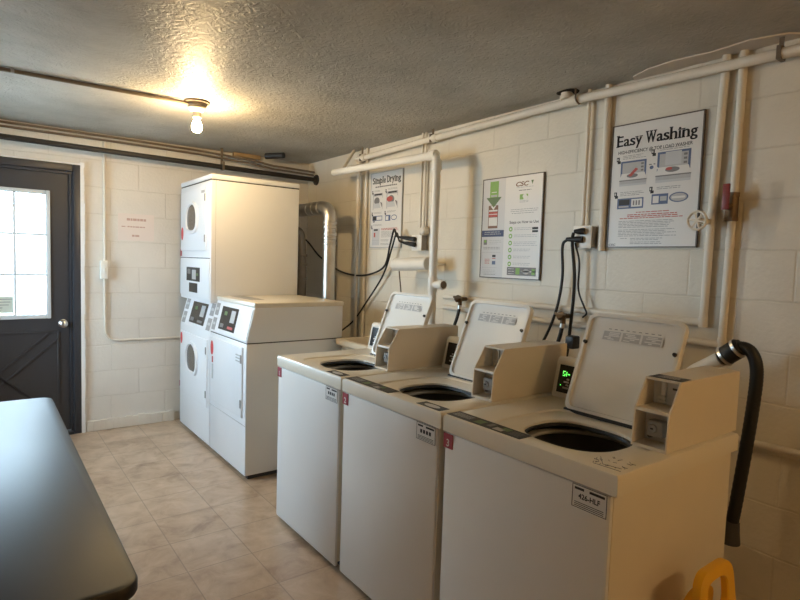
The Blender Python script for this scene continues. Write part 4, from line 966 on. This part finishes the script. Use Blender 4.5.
# ------------------------------------------------------------------ yellow floor sign leaning by the washer
ys = thing('floor_sign', 'yellow plastic floor sign with a handle hole by the nearest washer', 'sign', (1.636, .68, 0))
def sign_outline(w_top, w_bot, h):
    pts = [(-w_bot/2, 0), (w_bot/2, 0)]
    c = w_top/2; r = .05
    for k in range(9): t = R(90*k/8); pts.append((c-r+r*math.cos(t), h-r+r*math.sin(t)))
    for k in range(9): t = R(90+90*k/8); pts.append((-c+r+r*math.cos(t), h-r+r*math.sin(t)))
    return pts
def sign_panel(name, y_top, y_bot, h, hole_scale, mat_, wt=.205, wb=.27):
    n = 48; hc = (0, h-.085)
    def at_(u, v, d):
        t = v/h; return Vector((1.636+u, y_bot+(y_top-y_bot)*t+d, v))
    out = sign_outline(wt, wb, h)
    # resample both outlines by angle about the hole centre
    def hit(a_):
        d = Vector((math.cos(a_), math.sin(a_))); best = 9
        for i in range(len(out)):
            p0, p1 = Vector(out[i])-Vector(hc), Vector(out[(i+1) % len(out)])-Vector(hc); e = p1-p0
            den = d.x*e.y-d.y*e.x
            if abs(den) < 1e-9: continue
            t = (p0.x*e.y-p0.y*e.x)/den; s_ = (p0.x*d.y-p0.y*d.x)/den
            if t > 0 and -1e-6 <= s_ <= 1+1e-6: best = min(best, t)
        return (hc[0]+best*d.x, hc[1]+best*d.y)
    angs = sorted([2*math.pi*k/n for k in range(n)]+[math.atan2(q_[1]-hc[1], q_[0]-hc[0]) % (2*math.pi) for q_ in out[:2]])
    O_ = [hit(a_) for a_ in angs]
    H_ = []
    for a_ in angs:
        c_, s_ = math.cos(a_), math.sin(a_); t = (abs(c_/.062)**3+abs(s_/.05)**3)**(-1/3)*hole_scale; H_.append((hc[0]+t*c_, hc[1]+t*s_))
    m_ = MB(); sh = lambda P_, k: [(hc[0]+(u-hc[0])*k, hc[1]+(v-hc[1])*k) for u, v in P_]
    m_.ring([[at_(u, v, -.007) for u, v in H_], [at_(u, v, -.011) for u, v in sh(H_, 1.06)], [at_(u, v, -.011) for u, v in sh(O_, .985)], [at_(u, v, -.006) for u, v in O_], [at_(u, v, .006) for u, v in O_], [at_(u, v, .011) for u, v in sh(O_, .985)], [at_(u, v, .011) for u, v in sh(H_, 1.06)], [at_(u, v, .007) for u, v in H_], [at_(u, v, -.007) for u, v in H_]])
    return m_.build(name, mat_, ys)
sign_panel('front_panel', .675, .60, .645, 1., 'yellow'); sign_panel('rear_panel', .705, .755, .565, .8, 'yellow', .15, .2)

# ------------------------------------------------------------------ outdoors beyond the door
tag(MB().box(-9, 5, -3, 12, -.4, -.13).build('yard_paving', 'concrete', recentre=False), 'pale paving outside the door', 'ground')['kind'] = 'structure'
tag(MB().box(-1.1, 1.7, 8.2, 8.4, -.13, 2.02).build('garden_wall', 'stucco', recentre=False), 'sunlit pale wall seen outside through the door window', 'wall')

# ------------------------------------------------------------------ light
w = bpy.data.worlds.new('daylight'); SC.world = w; w.use_nodes = True
bg = w.node_tree.nodes['Background']; bg.inputs[0].default_value = (.60, .79, 1.0, 1); bg.inputs[1].default_value = 30.0
po = bpy.data.lights.new('door_portal', 'AREA'); po.shape = 'RECTANGLE'; po.size = .62; po.size_y = .96
po.cycles.is_portal = True
po_o = bpy.data.objects.new('door_portal', po); COL.objects.link(po_o); po_o.location = (.11, WY+.16, 1.437); po_o.rotation_euler = (R(-90), 0, 0)
p2 = bpy.data.lights.new('window_portal', 'AREA'); p2.shape = 'RECTANGLE'; p2.size = QZ1-QZ0; p2.size_y = QY1-QY0; p2.cycles.is_portal = True
p2_o = bpy.data.objects.new('window_portal', p2); COL.objects.link(p2_o); p2_o.location = (LX-.13, (QY0+QY1)/2, (QZ0+QZ1)/2); p2_o.rotation_euler = (0, R(-90), 0)
su = bpy.data.lights.new('sun', 'SUN'); su.energy = 3; su.angle = R(.5); su.color = (1, .93, .82)
su_o = bpy.data.objects.new('sun', su); COL.objects.link(su_o); su_o.rotation_euler = Vector((.45, .75, -1.0)).to_track_quat('-Z', 'Y').to_euler()

# ------------------------------------------------------------------ camera
f, yaw, pitch, roll, h = 559.66, 36.9115, 3.8166, 1.8187, 1.4641
y_, t_, r_ = R(yaw), R(pitch), R(roll)
F = Vector((math.sin(y_)*math.cos(t_), math.cos(y_)*math.cos(t_), -math.sin(t_))); Rt = Vector((math.cos(y_), -math.sin(y_), 0)); U = Rt.cross(F)
R2 = Rt*math.cos(r_)+U*math.sin(r_); U2 = U*math.cos(r_)-Rt*math.sin(r_)
cd = bpy.data.cameras.new('camera'); cam = bpy.data.objects.new('camera', cd); COL.objects.link(cam)
cd.sensor_fit = 'HORIZONTAL'; cd.sensor_width = 36; cd.lens = f/800*36; cd.clip_start = .05
cam.matrix_world = Matrix(((R2.x, U2.x, -F.x, 0), (R2.y, U2.y, -F.y, 0), (R2.z, U2.z, -F.z, h), (0, 0, 0, 1)))
SC.camera = cam
vs = SC.view_settings; vs.view_transform = 'Standard'; vs.look = 'None'; vs.gamma = 1; vs.use_curve_mapping = False; vs.exposure = .14
SC.display_settings.display_device = 'sRGB'
